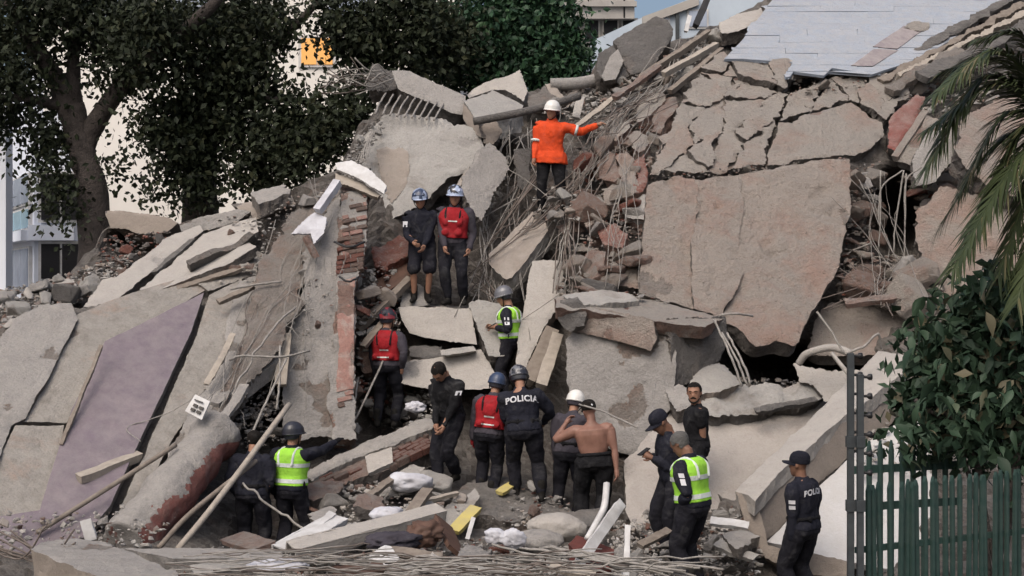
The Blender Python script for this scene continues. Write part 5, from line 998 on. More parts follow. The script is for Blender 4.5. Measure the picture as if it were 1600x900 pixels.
tree('big dark leaved tree with a forked trunk behind the left of the heap',
     [(Vector((-8.2, 27, -.4)), .34), (P(146, 340, 27), .29), (P(130, 245, 27), .26), (P(110, 165, 27), .24)],
     [[(P(114, 180, 27), .22), (P(85, 120, 27), .19), (P(45, 60, 26.8), .14), (P(10, 0, 26.5), .08)],
      [(P(114, 180, 27), .18), (P(116, 90, 27.2), .12), (P(128, 0, 27.4), .12), (P(130, -80, 27.4), .08)],
      [(P(130, 245, 27), .16), (P(148, 195, 26.95), .2), (P(178, 150, 26.8), .18), (P(240, 90, 26.5), .16), (P(330, 10, 26), .11), (P(380, -60, 25.8), .06)],
      [(P(110, 170, 27), .10), (P(60, 155, 26.6), .07), (P(-20, 150, 26), .05)]],
     [cl(-20, 40, 27, 1.0), cl(60, 10, 26.4, 1.0), cl(150, 10, 27.4, 1.0), cl(30, 120, 26.4, .8), cl(-10, 190, 26.6, .6), cl(75, 230, 26.8, .5), cl(85, 300, 26.4, .3, None, .4), cl(70, 190, 28.4, .45),
      cl(180, 60, 27.6, .75), cl(240, 40, 26, .9), cl(200, 110, 26.5, .5), cl(300, 30, 26.6, .8), cl(255, 120, 26.4, .55), cl(178, 262, 27.2, .22, .3, .28), cl(232, 205, 26.6, .36), cl(105, 345, 26.3, .2), cl(100, 280, 26.3, .3), cl(215, 290, 27, .16)],
     19000, .14, 'leafdark', 1)
tree('second dark tree with hanging foliage between the forked tree and the roof beam',
     [(P(318, 420, 28), .42), (P(312, 300, 28), .34), (P(320, 200, 28), .28), (P(340, 80, 28), .2)],
     [[(P(318, 210, 28), .16), (P(280, 130, 27.6), .1), (P(250, 40, 27.4), .05)], [(P(330, 150, 28), .16), (P(420, 80, 27.5), .1), (P(500, 0, 27.2), .06)], [(P(330, 130, 28), .14), (P(400, 150, 27.4), .09), (P(500, 160, 27), .04)]],
     [cl(330, 190, 27.5, .9), cl(290, 240, 27, .55), cl(375, 120, 27.2, .75), cl(360, 40, 27.8, .9), cl(425, 35, 27.2, .6), cl(420, 210, 27, .85), cl(400, 270, 27, .5), cl(300, 285, 27.2, .4), cl(262, 300, 27, .2, .2, .14), cl(270, 190, 27.2, .45),
      cl(500, 205, 26.8, .65), cl(470, 175, 26.9, .42), cl(470, 240, 26.6, .5), cl(545, 170, 26.8, .5), cl(560, 40, 27.4, .75), cl(600, 90, 27.6, .6), cl(640, 20, 27.2, .8), cl(515, -12, 27.2, .45), cl(660, 90, 27.4, .55), cl(340, 290, 27, .3), cl(700, 60, 27.8, .6), cl(575, 95, 27.6, .35), cl(330, 120, 27, .5)],
     29000, .14, 'leafdark', 2)
tree('greener bushy tree rising behind the roof beam and the concrete blocks',
     [(Vector((.2, 29.5, -.4)), .3), (P(800, 180, 29.5), .25), (P(800, 60, 29.5), .2)],
     [[(P(800, 110, 29.5), .12), (P(870, 60, 29.3), .06)], [(P(800, 110, 29.5), .12), (P(730, 40, 29.3), .06)]],
     [cl(720, 40, 29.2, .75), cl(790, 40, 28.8, .9), cl(860, 60, 28.8, .7), cl(885, 80, 28.6, .5), cl(830, 110, 28.6, .7), cl(760, 110, 28.8, .7), cl(870, 120, 28.6, .5), cl(905, 100, 28.8, .32), cl(820, -20, 29, .8), cl(700, 120, 29, .5), cl(880, 22, 29, .3)],
     17000, .15, 'leafgreen', 3)
# ---- palm
def palm():
    top = P(1660, 190, 12.6); base = Vector((top.x + .3, 12.9, -.4))
    root = empty('palm_tree', base, 'palm with long feathery fronds arching in from the right edge', 'palm')
    V, Fc = tube_geo(catmull([base, base.lerp(top, .5) + Vector((.1, 0, 0)), top], 8), .16, 12); centred('trunk', V, Fc, [M['bark']], root, True)
    rnd = random.Random(9)
    tips = [((1458, 150), (1560, 80), .46), ((1448, 262), (1540, 120), .5), ((1500, 300), (1570, 180), .45), ((1470, 350), (1560, 222), .5), ((1490, 420), (1580, 262), .52), ((1560, 430), (1620, 260), .5), ((1530, 60), (1600, 60), .4), ((1700, 420), (1700, 260), .5), ((1640, 60), (1660, 90), .45), ((1445, 205), (1560, 130), .48), ((1520, 360), (1590, 210), .5), ((1475, 110), (1560, 95), .42), ((1590, 470), (1640, 300), .5)]
    for k, (tp, md, ll) in enumerate(tips):
        y1 = 12.6 - .5 + .25 * (k % 4); path = catmull([top, P(md[0], md[1], (12.6 + y1) / 2), P(tp[0], tp[1], y1)], 14)
        V, Fc = tube_geo(path, list(np.linspace(.022, .005, len(path))), 5)
        V = [Vector(v) for v in V]; n = len(path)
        for i in range(2, n):
            t = i / (n - 1); d = (path[i] - path[i - 1]).normalized(); sd_ = d.cross(Vector((0, 0, 1))).normalized(); upv = sd_.cross(d)
            for sg in (-1, 1):
                for q in range(3):
                    L = ll * (1 - .55 * t) * rnd.uniform(.8, 1.15); a = path[i] + (path[i - 1] - path[i]) * q / 3
                    dr = (d * rnd.uniform(.7, 1.0) + sd_ * sg * rnd.uniform(.45, .85) + upv * rnd.uniform(-.1, .25)).normalized(); wv = dr.cross(upv).normalized() * .011
                    b0 = len(V); pts = []
                    for s_ in (0, .35, .7, 1): pts.append(a + dr * L * s_ + Vector((0, 0, -.42 * L * s_ * s_)))
                    for s_, p in enumerate(pts): ww = wv * (1, 1.2, .8, .1)[s_]; V += [p - ww, p + ww]
                    for s_ in range(3): Fc.append((b0 + 2 * s_, b0 + 2 * s_ + 1, b0 + 2 * s_ + 3, b0 + 2 * s_ + 2))
        centred('frond', V, Fc, [M['palm']], root)
palm()
# ---- broad leaved shrub by the fence
def leaf_shape(L, W, fold, curl):
    V = []; Fc = []; prof = [0, .55, .95, 1.0, .72, .3, 0.02]; n = len(prof)
    for i, w_ in enumerate(prof):
        t = i / (n - 1); z = -curl * t * t * L
        V += [(-W * w_ / 2, t * L, z + fold * w_ * W), (0, t * L, z), (W * w_ / 2, t * L, z + fold * w_ * W)]
    for i in range(n - 1):
        a = i * 3; Fc += [(a, a + 1, a + 4, a + 3), (a + 1, a + 2, a + 5, a + 4)]
    return mesh('leaf', V, Fc, [M['shrub']], True)
def shrub():
    base = P(1570, 820, 12.9); base.z = -.4
    root = empty('leafy_shrub', base, 'broad leaved green shrub growing over the green fence at the right', 'shrub')
    LM = [leaf_shape(.23, .11, .22, .25), leaf_shape(.19, .085, .25, .45), leaf_shape(.27, .12, .18, .35), leaf_shape(.22, .075, .3, .6)]
    rnd = random.Random(14); poly = [(1430, 470), (1470, 440), (1540, 420), (1620, 400), (1640, 720), (1500, 710), (1440, 690), (1405, 640), (1425, 590), (1418, 520)]
    low = [(1395, 640), (1440, 600), (1470, 640), (1450, 720), (1405, 730), (1385, 700)]
    for k in range(6):
        u, v = sample(poly, rnd); V, Fc = tube_geo(catmull([base + Vector((rnd.uniform(-.3, .3), 0, 0)), P((u + 1580) / 2, (v + 800) / 2, 12.9), P(u, v, 12.8)], 5), .02, 6)
        centred('stem', V, Fc, [M['bark']], root, True)
    for k in range(285):
        u, v = sample(poly if k < 260 else low, rnd); Y = rnd.uniform(12.15, 13.1); p = P(u, v, Y)
        rot = (rnd.uniform(-1.25, -.1), rnd.uniform(-.6, .6), rnd.uniform(0, 6.28))
        o = link('leaf', LM[rnd.randrange(4)], p, root, rot); s = rnd.uniform(.4, .95); o.scale = (s, s, s)
    V, Fc = leaf_cloud([cl(1500, 560, 13.1, .28, .3, .5), cl(1570, 540, 13.1, .35, .3, .7), cl(1460, 600, 13.1, .18, .2, .4), cl(1600, 640, 13.1, .3, .3, .5), cl(1520, 660, 13, .25, .3, .3), cl(1440, 690, 12.9, .12, .2, .12)], 7000, .15, 31, spread=.6)
    c = V.mean(0); o = link('inner_foliage', mesh('inner_foliage', V - c, Fc.tolist(), [M['shrub']]), c, root); o['kind'] = 'stuff'
shrub()
# ================================================================== FENCE
def box_geo(c, sx, sy, sz):
    x, y, z = c; V = [(x + a * sx / 2, y + b * sy / 2, z + d * sz / 2) for a in (-1, 1) for b in (-1, 1) for d in (-1, 1)]
    return V, [(0, 1, 3, 2), (4, 6, 7, 5), (0, 4, 5, 1), (2, 3, 7, 6), (0, 2, 6, 4), (1, 5, 7, 3)]
def picket_mesh(wd, ht, tip):
    V = []; t = .012
    for y in (-t, t):
        for x, z in ((-wd / 2, 0), (wd / 2, 0), (wd / 2, ht - tip), (0, ht), (-wd / 2, ht - tip)): V.append((x, y * (1.4 if x == 0 else 1), z))
    Fc = [(0, 1, 2, 3, 4), (9, 8, 7, 6, 5)] + [(i, 5 + i, 5 + (i + 1) % 5, (i + 1) % 5) for i in range(5)]
    return mesh('picket', V, Fc, [M['fence']])
def fences():
    A = P(1342, 745, 11.5); B = P(1640, 722, 12.55); d = Vector((B.x - A.x, B.y - A.y, 0)); L = d.length; d.normalize(); yaw = math.atan2(d.y, d.x); base = Vector((A.x, A.y, -.4))
    root = empty('picket_fence', base, 'dark green metal fence of closely set pointed pickets at the right', 'fence')
    pm = picket_mesh(.040, 2.1, .05); n = int(L / .079)
    for k in range(n):
        p = base + d * (.079 * k + .03); o = link('picket', pm, (p.x, p.y, -.4 + random.uniform(-.02, .02)), root, (random.uniform(-.015, .015), random.uniform(-.02, .02), yaw))
    for z in (.25, 1.15):
        c = base + d * L / 2 + Vector((-d.y, d.x, 0)) * .035; V, Fc = box_geo((0, 0, 0), L, .035, .05)
        link('rail', mesh('rail', V, Fc, [M['fence']]), (c.x, c.y, z), root, (0, 0, yaw))
    A2 = P(1330, 690, 12.7); B2 = P(1500, 690, 13.1); d2 = (B2 - A2); L2 = d2.length; d2.normalize(); base2 = Vector((A2.x, A2.y, -.4)); yaw2 = math.atan2(d2.y, d2.x)
    r2 = empty('spiked_fence', base2, 'dark spiked fence section standing behind the green picket fence', 'fence')
    pm2 = picket_mesh(.045, A2.z + .4, .09)
    for k in range(8):
        p = base2 + d2 * (.19 + .118 * k); link('picket', pm2, (p.x, p.y, -.4), r2, (0, 0, yaw2))
    for v in (732, 790):
        z = P(1400, v, 12.85).z; c = base2 + d2 * L2 / 2 + Vector((0, .03, 0)); V, Fc = box_geo((0, 0, 0), L2, .03, .07)
        link('rail', mesh('rail', V, Fc, [M['fence']]), (c.x, c.y, z), r2, (0, 0, yaw2))
    for (u, v, Y, lb) in ((1326, 552, 11.45, 'tall thin grey fence post with insulator knobs, the taller of the pair'), (1341, 585, 11.4, 'shorter grey fence post with insulator knobs beside the taller one')):
        t = P(u, v, Y); b = Vector((P(u + 3, 880, Y).x, Y, -.4)); pr = empty('fence_post', b, lb, 'fence post')
        V, Fc = box_geo((0, 0, 0), .05, .05, t.z + .4); link('upright', mesh('upright', V, Fc, [M['post']]), (b.x, b.y, (t.z - .4) / 2), pr)
        for k in range(6):
            z = t.z - .02 - k * .155; V, Fc = tube_geo([Vector((0, 0, 0)), Vector((.03, -.005, 0)), Vector((.045, -.005, 0)), Vector((.07, -.005, 0)), Vector((.075, -.005, 0))], [.012, .012, .026, .026, .012], 8)
            link('insulator', mesh('insulator', V, Fc, [M['insul']], True), (b.x + .02, b.y - .01, z), pr)
        for v2 in (690, 790):
            z = P(u, v2, Y).z; V, Fc = box_geo((0, 0, 0), .07, .07, .09); link('clamp', mesh('clamp', V, Fc, [M['post']]), (b.x, b.y, z), pr)
    for k in range(4):
        z = 2.3 - k * .16; V, Fc = tube_geo([P(1326, 600, 11.45) * 1, P(1341, 610, 11.4) * 1], .004, 4)
fences()
# ================================================================== BUILDINGS BEHIND
def facade(root, name, mat, c, sx, sy, sz):
    V, Fc = box_geo((0, 0, 0), sx, sy, sz); return link(name, mesh(name, V, Fc, [M[mat]]), c, root)
def buildings():
    # cream block behind the trees
    r = empty('cream_building', (-7, 38, -.4), 'plain cream apartment block behind the two dark trees', 'building')
    wl = facade(r, 'wall', 'bldgcream', (-7.2, 42, 9), 11.6, 8, 19)
    for x, z, m in ((-8.6, 11.2, 'glass'), (-4.4, 11.2, 'glass'), (-10.6, 11.2, 'glass')):
        w_ = facade(wl, 'window', 'white', (x, 38.0, z), 1.3, .12, 1.4); facade(w_, 'pane', m, (x, 37.93, z), 1.1, .04, 1.2)
    c = P(495, 80, 37.9); w_ = facade(wl, 'window', 'white', (c.x, 38.0, c.z), 1.0, .12, .85); w_['label'] = 'lit window glowing orange behind the leaves'
    facade(w_, 'pane', 'lit', (c.x - .22, 37.93, c.z), .40, .04, .7); facade(w_, 'pane', 'lit', (c.x + .22, 37.93, c.z), .40, .04, .7)
    # white apartment house with glazed balcony at the left edge
    r = empty('white_apartment_house', (-11.6, 32, -.4), 'white apartment house with glazed balconies at the left edge', 'building')
    cx, Y0 = P(52, 300, 31).x, 31.0; far = P(6, 300, 35).x
    W2 = P(118, 300, 31).x - cx
    wl = facade(r, 'wall', 'bldgwhite', (cx + W2 / 2, 31.46, 3.2), W2, .8, 8)
    def zat(v): return CZ - (v - 450) / F * Y0
    fw = facade(r, 'front_bay', 'bldgwhite', (cx + W2 / 2 - .02, 30.97, (zat(376) + zat(352)) / 2), W2 + .08, .3, zat(352) - zat(376))
    # street side of the corner, turned away to the left
    ang = math.atan2(4.0, far - cx); Ls = math.hypot(4.0, far - cx); mid = Vector(((cx + far) / 2, Y0 + 2.0, 0))
    def side(parent, name, mat, s0, s1, z0, z1, out, th):
        c = Vector((cx, Y0, 0)).lerp(Vector((far, Y0 + 4, 0)), (s0 + s1) / 2); nrm = Vector((-math.sin(ang), math.cos(ang), 0))
        if nrm.y > 0: nrm = -nrm
        c = c + nrm * out; V, Fc = box_geo((0, 0, 0), (s1 - s0) * Ls, th, z1 - z0)
        return link(name, mesh(name, V, Fc, [M[mat]]), (c.x, c.y, (z0 + z1) / 2), parent, (0, 0, ang))
    side(r, 'side_wall', 'bldgwhite', 0, 1, -.4, 8, -.12, .2)
    for z0, z1, pm in ((zat(358), zat(322), 'glassblue'), (zat(318), zat(268), 'glass'), (zat(452), zat(384), 'glass')):
        f = side(r, 'window', 'white', .05, .95, z0, z1, .02, .08)
        for k in range(4): side(r, 'pane', pm, .07 + .22 * k, .07 + .22 * k + .19, z0 + .05, z1 - .05, .075, .03)
    side(r, 'balcony_ledge', 'bldgwhite', -.02, 1.0, zat(376), zat(360), .10, .35)
    for z0, z1 in ((zat(440), zat(377)), (zat(348), zat(268))):
        f = facade(r, 'window', 'white', (cx + .62, Y0, (z0 + z1) / 2), .98, .12, z1 - z0)
        for k in range(2): facade(f, 'pane', 'dark', (cx + .40 + .46 * k, Y0 - .07, (z0 + z1) / 2), .40, .03, z1 - z0 - .12)
    tw = facade(empty('white_tower', (P(-6, 300, 29).x, 29, -.4), 'smooth white wall of a tower at the extreme left edge', 'building'), 'wall', 'bldgwhite', (P(-36, 300, 29).x, 29.2, 3.6), P(10, 0, 29).x - P(-80, 0, 29).x, .4, 8)
    # grey block top centre
    r = empty('grey_building', (4, 44, -.4), 'grey concrete building with a heavy parapet at the top centre', 'building')
    Y = 44.0; x0, x1 = P(820, 0, Y).x, P(991, 0, Y).x; z = lambda v: CZ - (v - 450) / F * Y
    facade(r, 'wall', 'bldggrey', ((x0 + x1) / 2 - .2, Y + 3.3, z(60) / 2 + 3), x1 - x0 - 1.2, 6, z(20) + 3)
    facade(r, 'parapet', 'bldggrey', ((x0 + x1) / 2, Y + 2, (z(30) + z(-40)) / 2), x1 - x0, 4.2, z(-40) - z(30))
    facade(r, 'parapet_cap', 'bldggrey', ((x0 + x1) / 2, Y - .15, z(8)), x1 - x0 + .12, .16, .16)
    facade(r, 'parapet_joint', 'dark', (P(975, 0, Y).x, Y - .105, (z(30) + z(-40)) / 2), .05, .02, z(-40) - z(30) - .05)
    for k in range(5): f = facade(r, 'window', 'bldggrey', (x0 + .9 + k * .6, Y + .28, z(46)), .52, .1, .8); facade(f, 'pane', 'dark', (x0 + .9 + k * .6, Y + .21, z(46)), .42, .04, .66)
    # pale blue building
    r = empty('pale_blue_building', (6, 36, -.4), 'pale blue building with a sloping grey roof edge behind the ridge', 'building')
    Y = 36.0; pts = [P(u, v, Y) for u, v in ((925, 64), (1010, 24), (1090, -6), (1230, -30), (1230, 200), (925, 200))]
    V = pts + [p + Vector((0, 5, 0)) for p in pts]; k = len(pts)
    Fc = [tuple(range(k))[::-1], tuple(range(k, 2 * k))] + [(i, (i + 1) % k, k + (i + 1) % k, k + i) for i in range(k)]
    V2 = [v + Vector((0, 0, 0)) for v in V]; centred('wall', V2, Fc, [M['bldgblue']], r)
    for a, b in (((1004, 26), (1092, -6)),):
        A, B = P(a[0], a[1], Y - .15), P(b[0], b[1], Y - .15); q = [A, B, B - Vector((0, 0, .22)), A - Vector((0, 0, .22))]
        V = q + [p + Vector((0, .4, 0)) for p in q]; centred('roof_edge', V, [(3, 2, 1, 0), (4, 5, 6, 7), (0, 1, 5, 4), (1, 2, 6, 5), (2, 3, 7, 6), (3, 0, 4, 7)], [M['bldggrey']], r)
    facade(r, 'drain_pipe', 'post', (P(1058, 40, Y).x, Y - .06, 8.8), .09, .1, 3.0)
    for u, v in ((1030, 40), (1090, 30)):
        p = P(u, v, Y); f = facade(r, 'window', 'white', (p.x, Y, p.z), .55, .08, .5); facade(f, 'pane', 'glass', (p.x, Y - .05, p.z), .45, .03, .4)
buildings()
# ================================================================== PEOPLE
def loft_geo(rings, Mx, n=20, ex=2.3, base=0):
    V = []; Fc = []
    for r in rings:
        z, rx, ry, yc = r[:4]; xc = r[4] if len(r) > 4 else 0
        for j in range(n):
            a = 2 * math.pi * j / n; c, s = math.cos(a), math.sin(a)
            V.append(Mx @ Vector((xc + rx * math.copysign(abs(c) ** (2 / ex), c), yc + ry * math.copysign(abs(s) ** (2 / ex), s), z)))
    k = len(rings)
    for i in range(k - 1):
        for j in range(n):
            j2 = (j + 1) % n; Fc.append((base + i * n + j, base + i * n + j2, base + (i + 1) * n + j2, base + (i + 1) * n + j))
    Fc.append(tuple(base + j for j in range(n))[::-1]); Fc.append(tuple(base + (k - 1) * n + j for j in range(n)))
    return V, Fc
class Geo:
    def __init__(s): s.V = []; s.F = []
    def loft(s, rings, Mx, n=20, ex=2.3): v, f = loft_geo(rings, Mx, n, ex, len(s.V)); s.V += v; s.F += f; return s
    def tube(s, pts, rad, n=12, m=4):
        p = catmull(pts, m) if len(pts) > 2 else pts; rr = np.interp(np.linspace(0, 1, len(p)), np.linspace(0, 1, len(rad)), rad)
        # rounded ends
        d0 = (p[0] - p[1]).normalized(); d1 = (p[-1] - p[-2]).normalized()
        p = [p[0] + d0 * rr[0] * .8, p[0] + d0 * rr[0] * .5] + list(p) + [p[-1] + d1 * rr[-1] * .5, p[-1] + d1 * rr[-1] * .8]
        rr = [rr[0] * .35, rr[0] * .8] + list(rr) + [rr[-1] * .8, rr[-1] * .35]
        v, f = tube_geo(p, rr, n, len(s.V)); s.V += [Vector(x) for x in v]; s.F += f; return s
    def ball(s, c, r, sc=(1, 1, 1), n=10):
        b = len(s.V); rows = 7
        for i in range(1, rows):
            t = math.pi * i / rows
            for j in range(n): a = 2 * math.pi * j / n; s.V.append(c + Vector((r * sc[0] * math.sin(t) * math.cos(a), r * sc[1] * math.sin(t) * math.sin(a), r * sc[2] * math.cos(t))))
        for i in range(rows - 2):
            for j in range(n): j2 = (j + 1) % n; s.F.append((b + i * n + j, b + (i + 1) * n + j, b + (i + 1) * n + j2, b + i * n + j2))
        s.F.append(tuple(b + j for j in range(n))); s.F.append(tuple(b + (rows - 2) * n + j for j in range(n))[::-1]); return s
def ik(a, b, l1, l2, pole):
    d = b - a; L = d.length; 
    if L > (l1 + l2) * .995: b = a + d * ((l1 + l2) * .995 / L); d = b - a; L = d.length
    L = max(L, .12); dn = d.normalized(); x = (l1 * l1 - l2 * l2 + L * L) / (2 * L); h = math.sqrt(max(0, l1 * l1 - x * x))
    q = pole - dn * pole.dot(dn)
    if q.length < 1e-4: q = Vector((0, 0, -1)) - dn * dn.z * -1
    return a + dn * x + q.normalized() * h, b
TOR = [(-.12, .145, .105, .012), (-.05, .172, .122, .014), (.03, .165, .118, .008), (.10, .150, .108, 0), (.17, .146, .102, -.004), (.27, .160, .112, -.004), (.36, .176, .118, 0), (.43, .178, .108, .008), (.475, .140, .088, .012), (.505, .085, .070, .012), (.545, .057, .060, .006), (.62, .055, .058, -.008)]
HEAD = [(-.01, .018, .022, -.056), (.012, .038, .042, -.046), (.04, .055, .066, -.028), (.075, .066, .083, -.012), (.11, .073, .093, -.003), (.15, .077, .098, .004), (.185, .070, .088, .007), (.215, .048, .060, .008), (.235, .018, .022, .008)]
PRX = random.Random(5)
def person(sp):
    u, vf, Y = sp['at']; base = P(u, vf, Y); yaw = R(sp['yaw']); s = sp['H'] / 1.77; bulk = sp.get('bulk', 1.0) * 1.10
    Rz = Matrix.Rotation(yaw, 3, 'Z'); RzI = Rz.transposed()
    root = empty('person', base, sp['label'], 'person'); root.rotation_euler = (0, 0, yaw)
    def loc(t): return (RzI @ (P(t[0], t[1], Y + (t[2] if len(t) > 2 else 0)) - base)) / s
    sx, sy = sp.get('shift', (0, 0)); ph = sp.get('pelvis', .945)
    T = Matrix.Translation((sx, sy, ph)) @ Matrix.Rotation(R(sp.get('twist', 0)), 4, 'Z') @ Matrix.Rotation(R(sp.get('lean', 3)), 4, 'X') @ Matrix.Rotation(R(sp.get('side', 0)), 4, 'Y')
    PB = Matrix.Translation((sx, sy, ph)); hp, hy, hr = sp.get('head', (0, 0, 0))
    Hm = T @ Matrix.Translation((0, -.018, .562)) @ Matrix.Rotation(R(hy), 4, 'Z') @ Matrix.Rotation(R(hp), 4, 'X') @ Matrix.Rotation(R(hr), 4, 'Y') @ Matrix.Diagonal((1.12, 1.10, 1.08, 1))
    rnd = random.Random(int(u * 7 + vf))
    arms = {}
    for sd, nm in ((1, 'L'), (-1, 'R')):
        sh = T @ Vector((.188 * (bulk * .5 + .5) * sd, .012, .425))
        tg = loc(sp[nm]) if nm in sp else sh + Vector((.075 * sd, -.05, -.525))
        pole = Vector(sp.get('pole' + nm, (.55 * sd, .8, -.25)))
        el, wr = ik(sh, tg, .295, .262, pole); arms[nm] = (sh, el, wr)
    legs = {}
    for sd, nm in ((1, 'fL'), (-1, 'fR')):
        hipj = PB @ Vector((.092 * bulk * sd, .005, -.03)); ft = loc(sp[nm]) if nm in sp else Vector((.13 * sd, rnd.uniform(-.06, .08), 0))
        kn, an = ik(hipj, ft + Vector((0, 0, .09)), .445, .43, Vector((.12 * sd, -1, 0))); legs[nm] = (hipj, kn, an, ft)
    def rings(add=0, lo=-9, hi=9, k=1.0): return [(z, rx * bulk + add * k, ry * bulk + add * k, yc) for z, rx, ry, yc in TOR if lo <= z <= hi]
    # ---- body: one surface
    g = Geo(); kt = .9 if sp.get('top') else 1.0; g.loft([(z, rx * bulk * (kt if z > .12 else .84) if z < .47 else rx, ry * bulk * (kt if z > .12 else .82) if z < .47 else ry, yc) for z, rx, ry, yc in TOR if z > -.1], T); g.loft(HEAD, Hm, 22, 2.1)
    g.tube([Hm @ Vector((0, -.088, .125)), Hm @ Vector((0, -.104, .088)), Hm @ Vector((0, -.094, .078))], [.008, .013, .012], 8)
    g.tube([Hm @ Vector((-.02, -.082, .048)), Hm @ Vector((0, -.09, .05)), Hm @ Vector((.02, -.082, .048))], [.006, .009, .006], 8)
    g.tube([Hm @ Vector((-.04, -.084, .137)), Hm @ Vector((0, -.096, .139)), Hm @ Vector((.04, -.084, .137))], [.009, .010, .009], 8)
    for sd in (1, -1): g.ball(Hm @ Vector((.076 * sd, .012, .105)), .028, (.35, .7, 1.1))
    g.tube([T @ Vector((0, .005, .46)), Hm @ Vector((0, .015, .03)), Hm @ Vector((0, .012, .10))], [.062, .060, .058], 14)
    for nm in 'LR':
        a, b, c = arms[nm]; g.tube([T @ Vector((.10 * (1 if nm == 'L' else -1), .012, .43)), a, a.lerp(b, .5), b, b.lerp(c, .3), c], [.055, .056, .046, .038, .04, .028] if sp.get('top') and not sp.get('short_sleeve') else [.06, .062 * bulk, .052 * bulk, .044, .048, .03], 14)
    for nm in ('fL', 'fR'):
        a, b, c, ft = legs[nm]; g.tube([a, a.lerp(b, .5), b, b.lerp(c, .3) + Vector((0, .015, 0)), c], [.074, .062, .046, .048 if not sp.get('shorts') else .056, .036], 14)
    if not sp.get('top'):
        for sd in (1, -1):
            g.ball(T @ Vector((.085 * sd, .085, .345)), .085, (.9, .42, 1.0)); g.ball(T @ Vector((.125 * sd, .06, .24)), .07, (.7, .6, 1.3)); g.ball(T @ Vector((.05 * sd, .085, .10)), .055, (.8, .5, 1.6)); g.ball(T @ Vector((.20 * sd, .012, .41)), .07, (1, .95, 1.1))
    me = remesh(g.V, g.F, .0105, 2)
    bm = bmesh.new(); bm.from_mesh(me)
    # ---- hands: palm, four fingers of different length and a thumb, joined into the body surface
    for nm, sd in (('L', 1), ('R', -1)):
        a, b, c = arms[nm]; d = (c - b).normalized(); inn = Vector(sp.get('palm' + nm, (-sd, -.15, 0))); pn = (inn - d * inn.dot(d))
        pn = pn.normalized() if pn.length > .05 else d.orthogonal().normalized(); wv = d.cross(pn).normalized()
        th = Vector((0, -1, .2)); ws = wv if wv.dot(th) > 0 else -wv   # thumb side
        h = Geo(); curl = sp.get('curl' + nm, .35)
        h.tube([c - d * .02, c + d * .03, c + d * .085], [.026, .034, .030], 10)
        for k, (o_, L) in enumerate(((.030, .072), (.010, .082), (-.011, .076), (-.031, .058))):
            p0 = c + d * .085 + ws * o_ * .95; p1 = p0 + (d * math.cos(curl) + pn * math.sin(curl)) * L * .45
            p2 = p1 + (d * math.cos(curl * 2.1) + pn * math.sin(curl * 2.1)) * L * .33; p3 = p2 + (d * math.cos(curl * 3) + pn * math.sin(curl * 3)) * L * .25
            h.tube([p0 - d * .02, p0, p1, p2, p3], [.0095, .010, .009, .0085, .007], 6, 2)
        t0 = c + d * .03 + ws * .026; h.tube([t0, t0 + (d * .6 + ws * .7 + pn * .25) * .035, t0 + (d * .95 + ws * .5 + pn * .45) * .062], [.013, .0115, .009], 6, 2)
        vs = [bm.verts.new(v) for v in h.V]
        for f in h.F: 
            fc = bm.faces.new([vs[i] for i in f]); fc.smooth = True
    bm.to_mesh(me); bm.free(); co = get_co(me) * s; set_co(me, co)
    me.name = 'body'; me.materials.append(M[sp.get('skin', 'skin')])
    if sp.get('glove'):
        me.materials.append(M[sp['glove']]); pc = np.empty(len(me.polygons) * 3); me.polygons.foreach_get('center', pc); pc = pc.reshape(-1, 3); mi = np.zeros(len(pc), np.int32)
        for nm in 'LR': mi[np.linalg.norm(pc - np.array(arms[nm][2] * s) - np.array((arms[nm][2] - arms[nm][1]).normalized()) * .08, axis=1) < .11] = 1
        me.polygons.foreach_set('material_index', mi)
    link('body', me, base, root)
    def cloth_part(name, g, mat, vox=.013, amp=.022, fr=7, sm=2):
        me = remesh(g.V, g.F, vox, sm); co = get_co(me); no = get_no(me); w = co * np.array([1, 1, .8]) + u
        f = fbm(w * fr, int(u) % 50, 3) * amp - np.abs(fbm(w * fr * .8 + 7, int(u) % 31, 2)) * amp * 1.1 + amp * .35 + fbm(w * 17, int(u) % 23, 2) * amp * .35
        set_co(me, (co + no * f[:, None]) * s); me.materials.append(M[mat]); me.name = name
        return link(name, me, base, root)
    jk = None
    if sp.get('top'):
        g = Geo(); ad = sp.get('loose', .020); g.loft(([(-.17, .196 * bulk + .05, .135 * bulk + .055, .012), (-.06, .190 * bulk + .045, .132 * bulk + .05, .012)] if sp.get('untucked') else [(-.02, .17 * bulk + ad, .118 * bulk + ad, .012)]) + rings(ad, .03, .48) + [(.512, .085, .078, .008), (.555, .066, .068, .004)], T)
        for nm in 'LR':
            a, b, c = arms[nm]; a0 = T @ Vector((.10 * (1 if nm == 'L' else -1), .012, .42))
            if sp.get('short_sleeve'): g.tube([a0, a, a.lerp(b, .45)], [.066, .074 * bulk, .066 * bulk], 14)
            else: g.tube([a0, a, a.lerp(b, .5), b, b.lerp(c, .5), c.lerp(b, .04)], [.066, .076 * bulk, .068 * bulk, .059, .054, .044], 14)
        jk = cloth_part(sp.get('topname', 'jacket'), g, sp['top'])
    g = Geo(); g.loft([(-.13, .13 * bulk, .105, .012), (-.06, .182 * bulk, .130 * bulk, .012), (.03, .172 * bulk, .126 * bulk, .008), (.11, .158 * bulk, .116 * bulk, 0)], T if sp.get('lean', 3) < 15 else PB)
    for nm in ('fL', 'fR'):
        a, b, c, ft = legs[nm]
        if sp.get('shorts'): g.tube([a + Vector((0, 0, .03)), a.lerp(b, .5), b + Vector((0, 0, .02))], [.104 * bulk, .096 * bulk, .088 * bulk], 14)
        else: g.tube([a + Vector((0, 0, .03)), a.lerp(b, .5), b, b.lerp(c, .5), c + Vector((0, 0, .05))], [.104 * bulk, .092 * bulk, .074 * bulk, .072 * bulk, .066], 14)
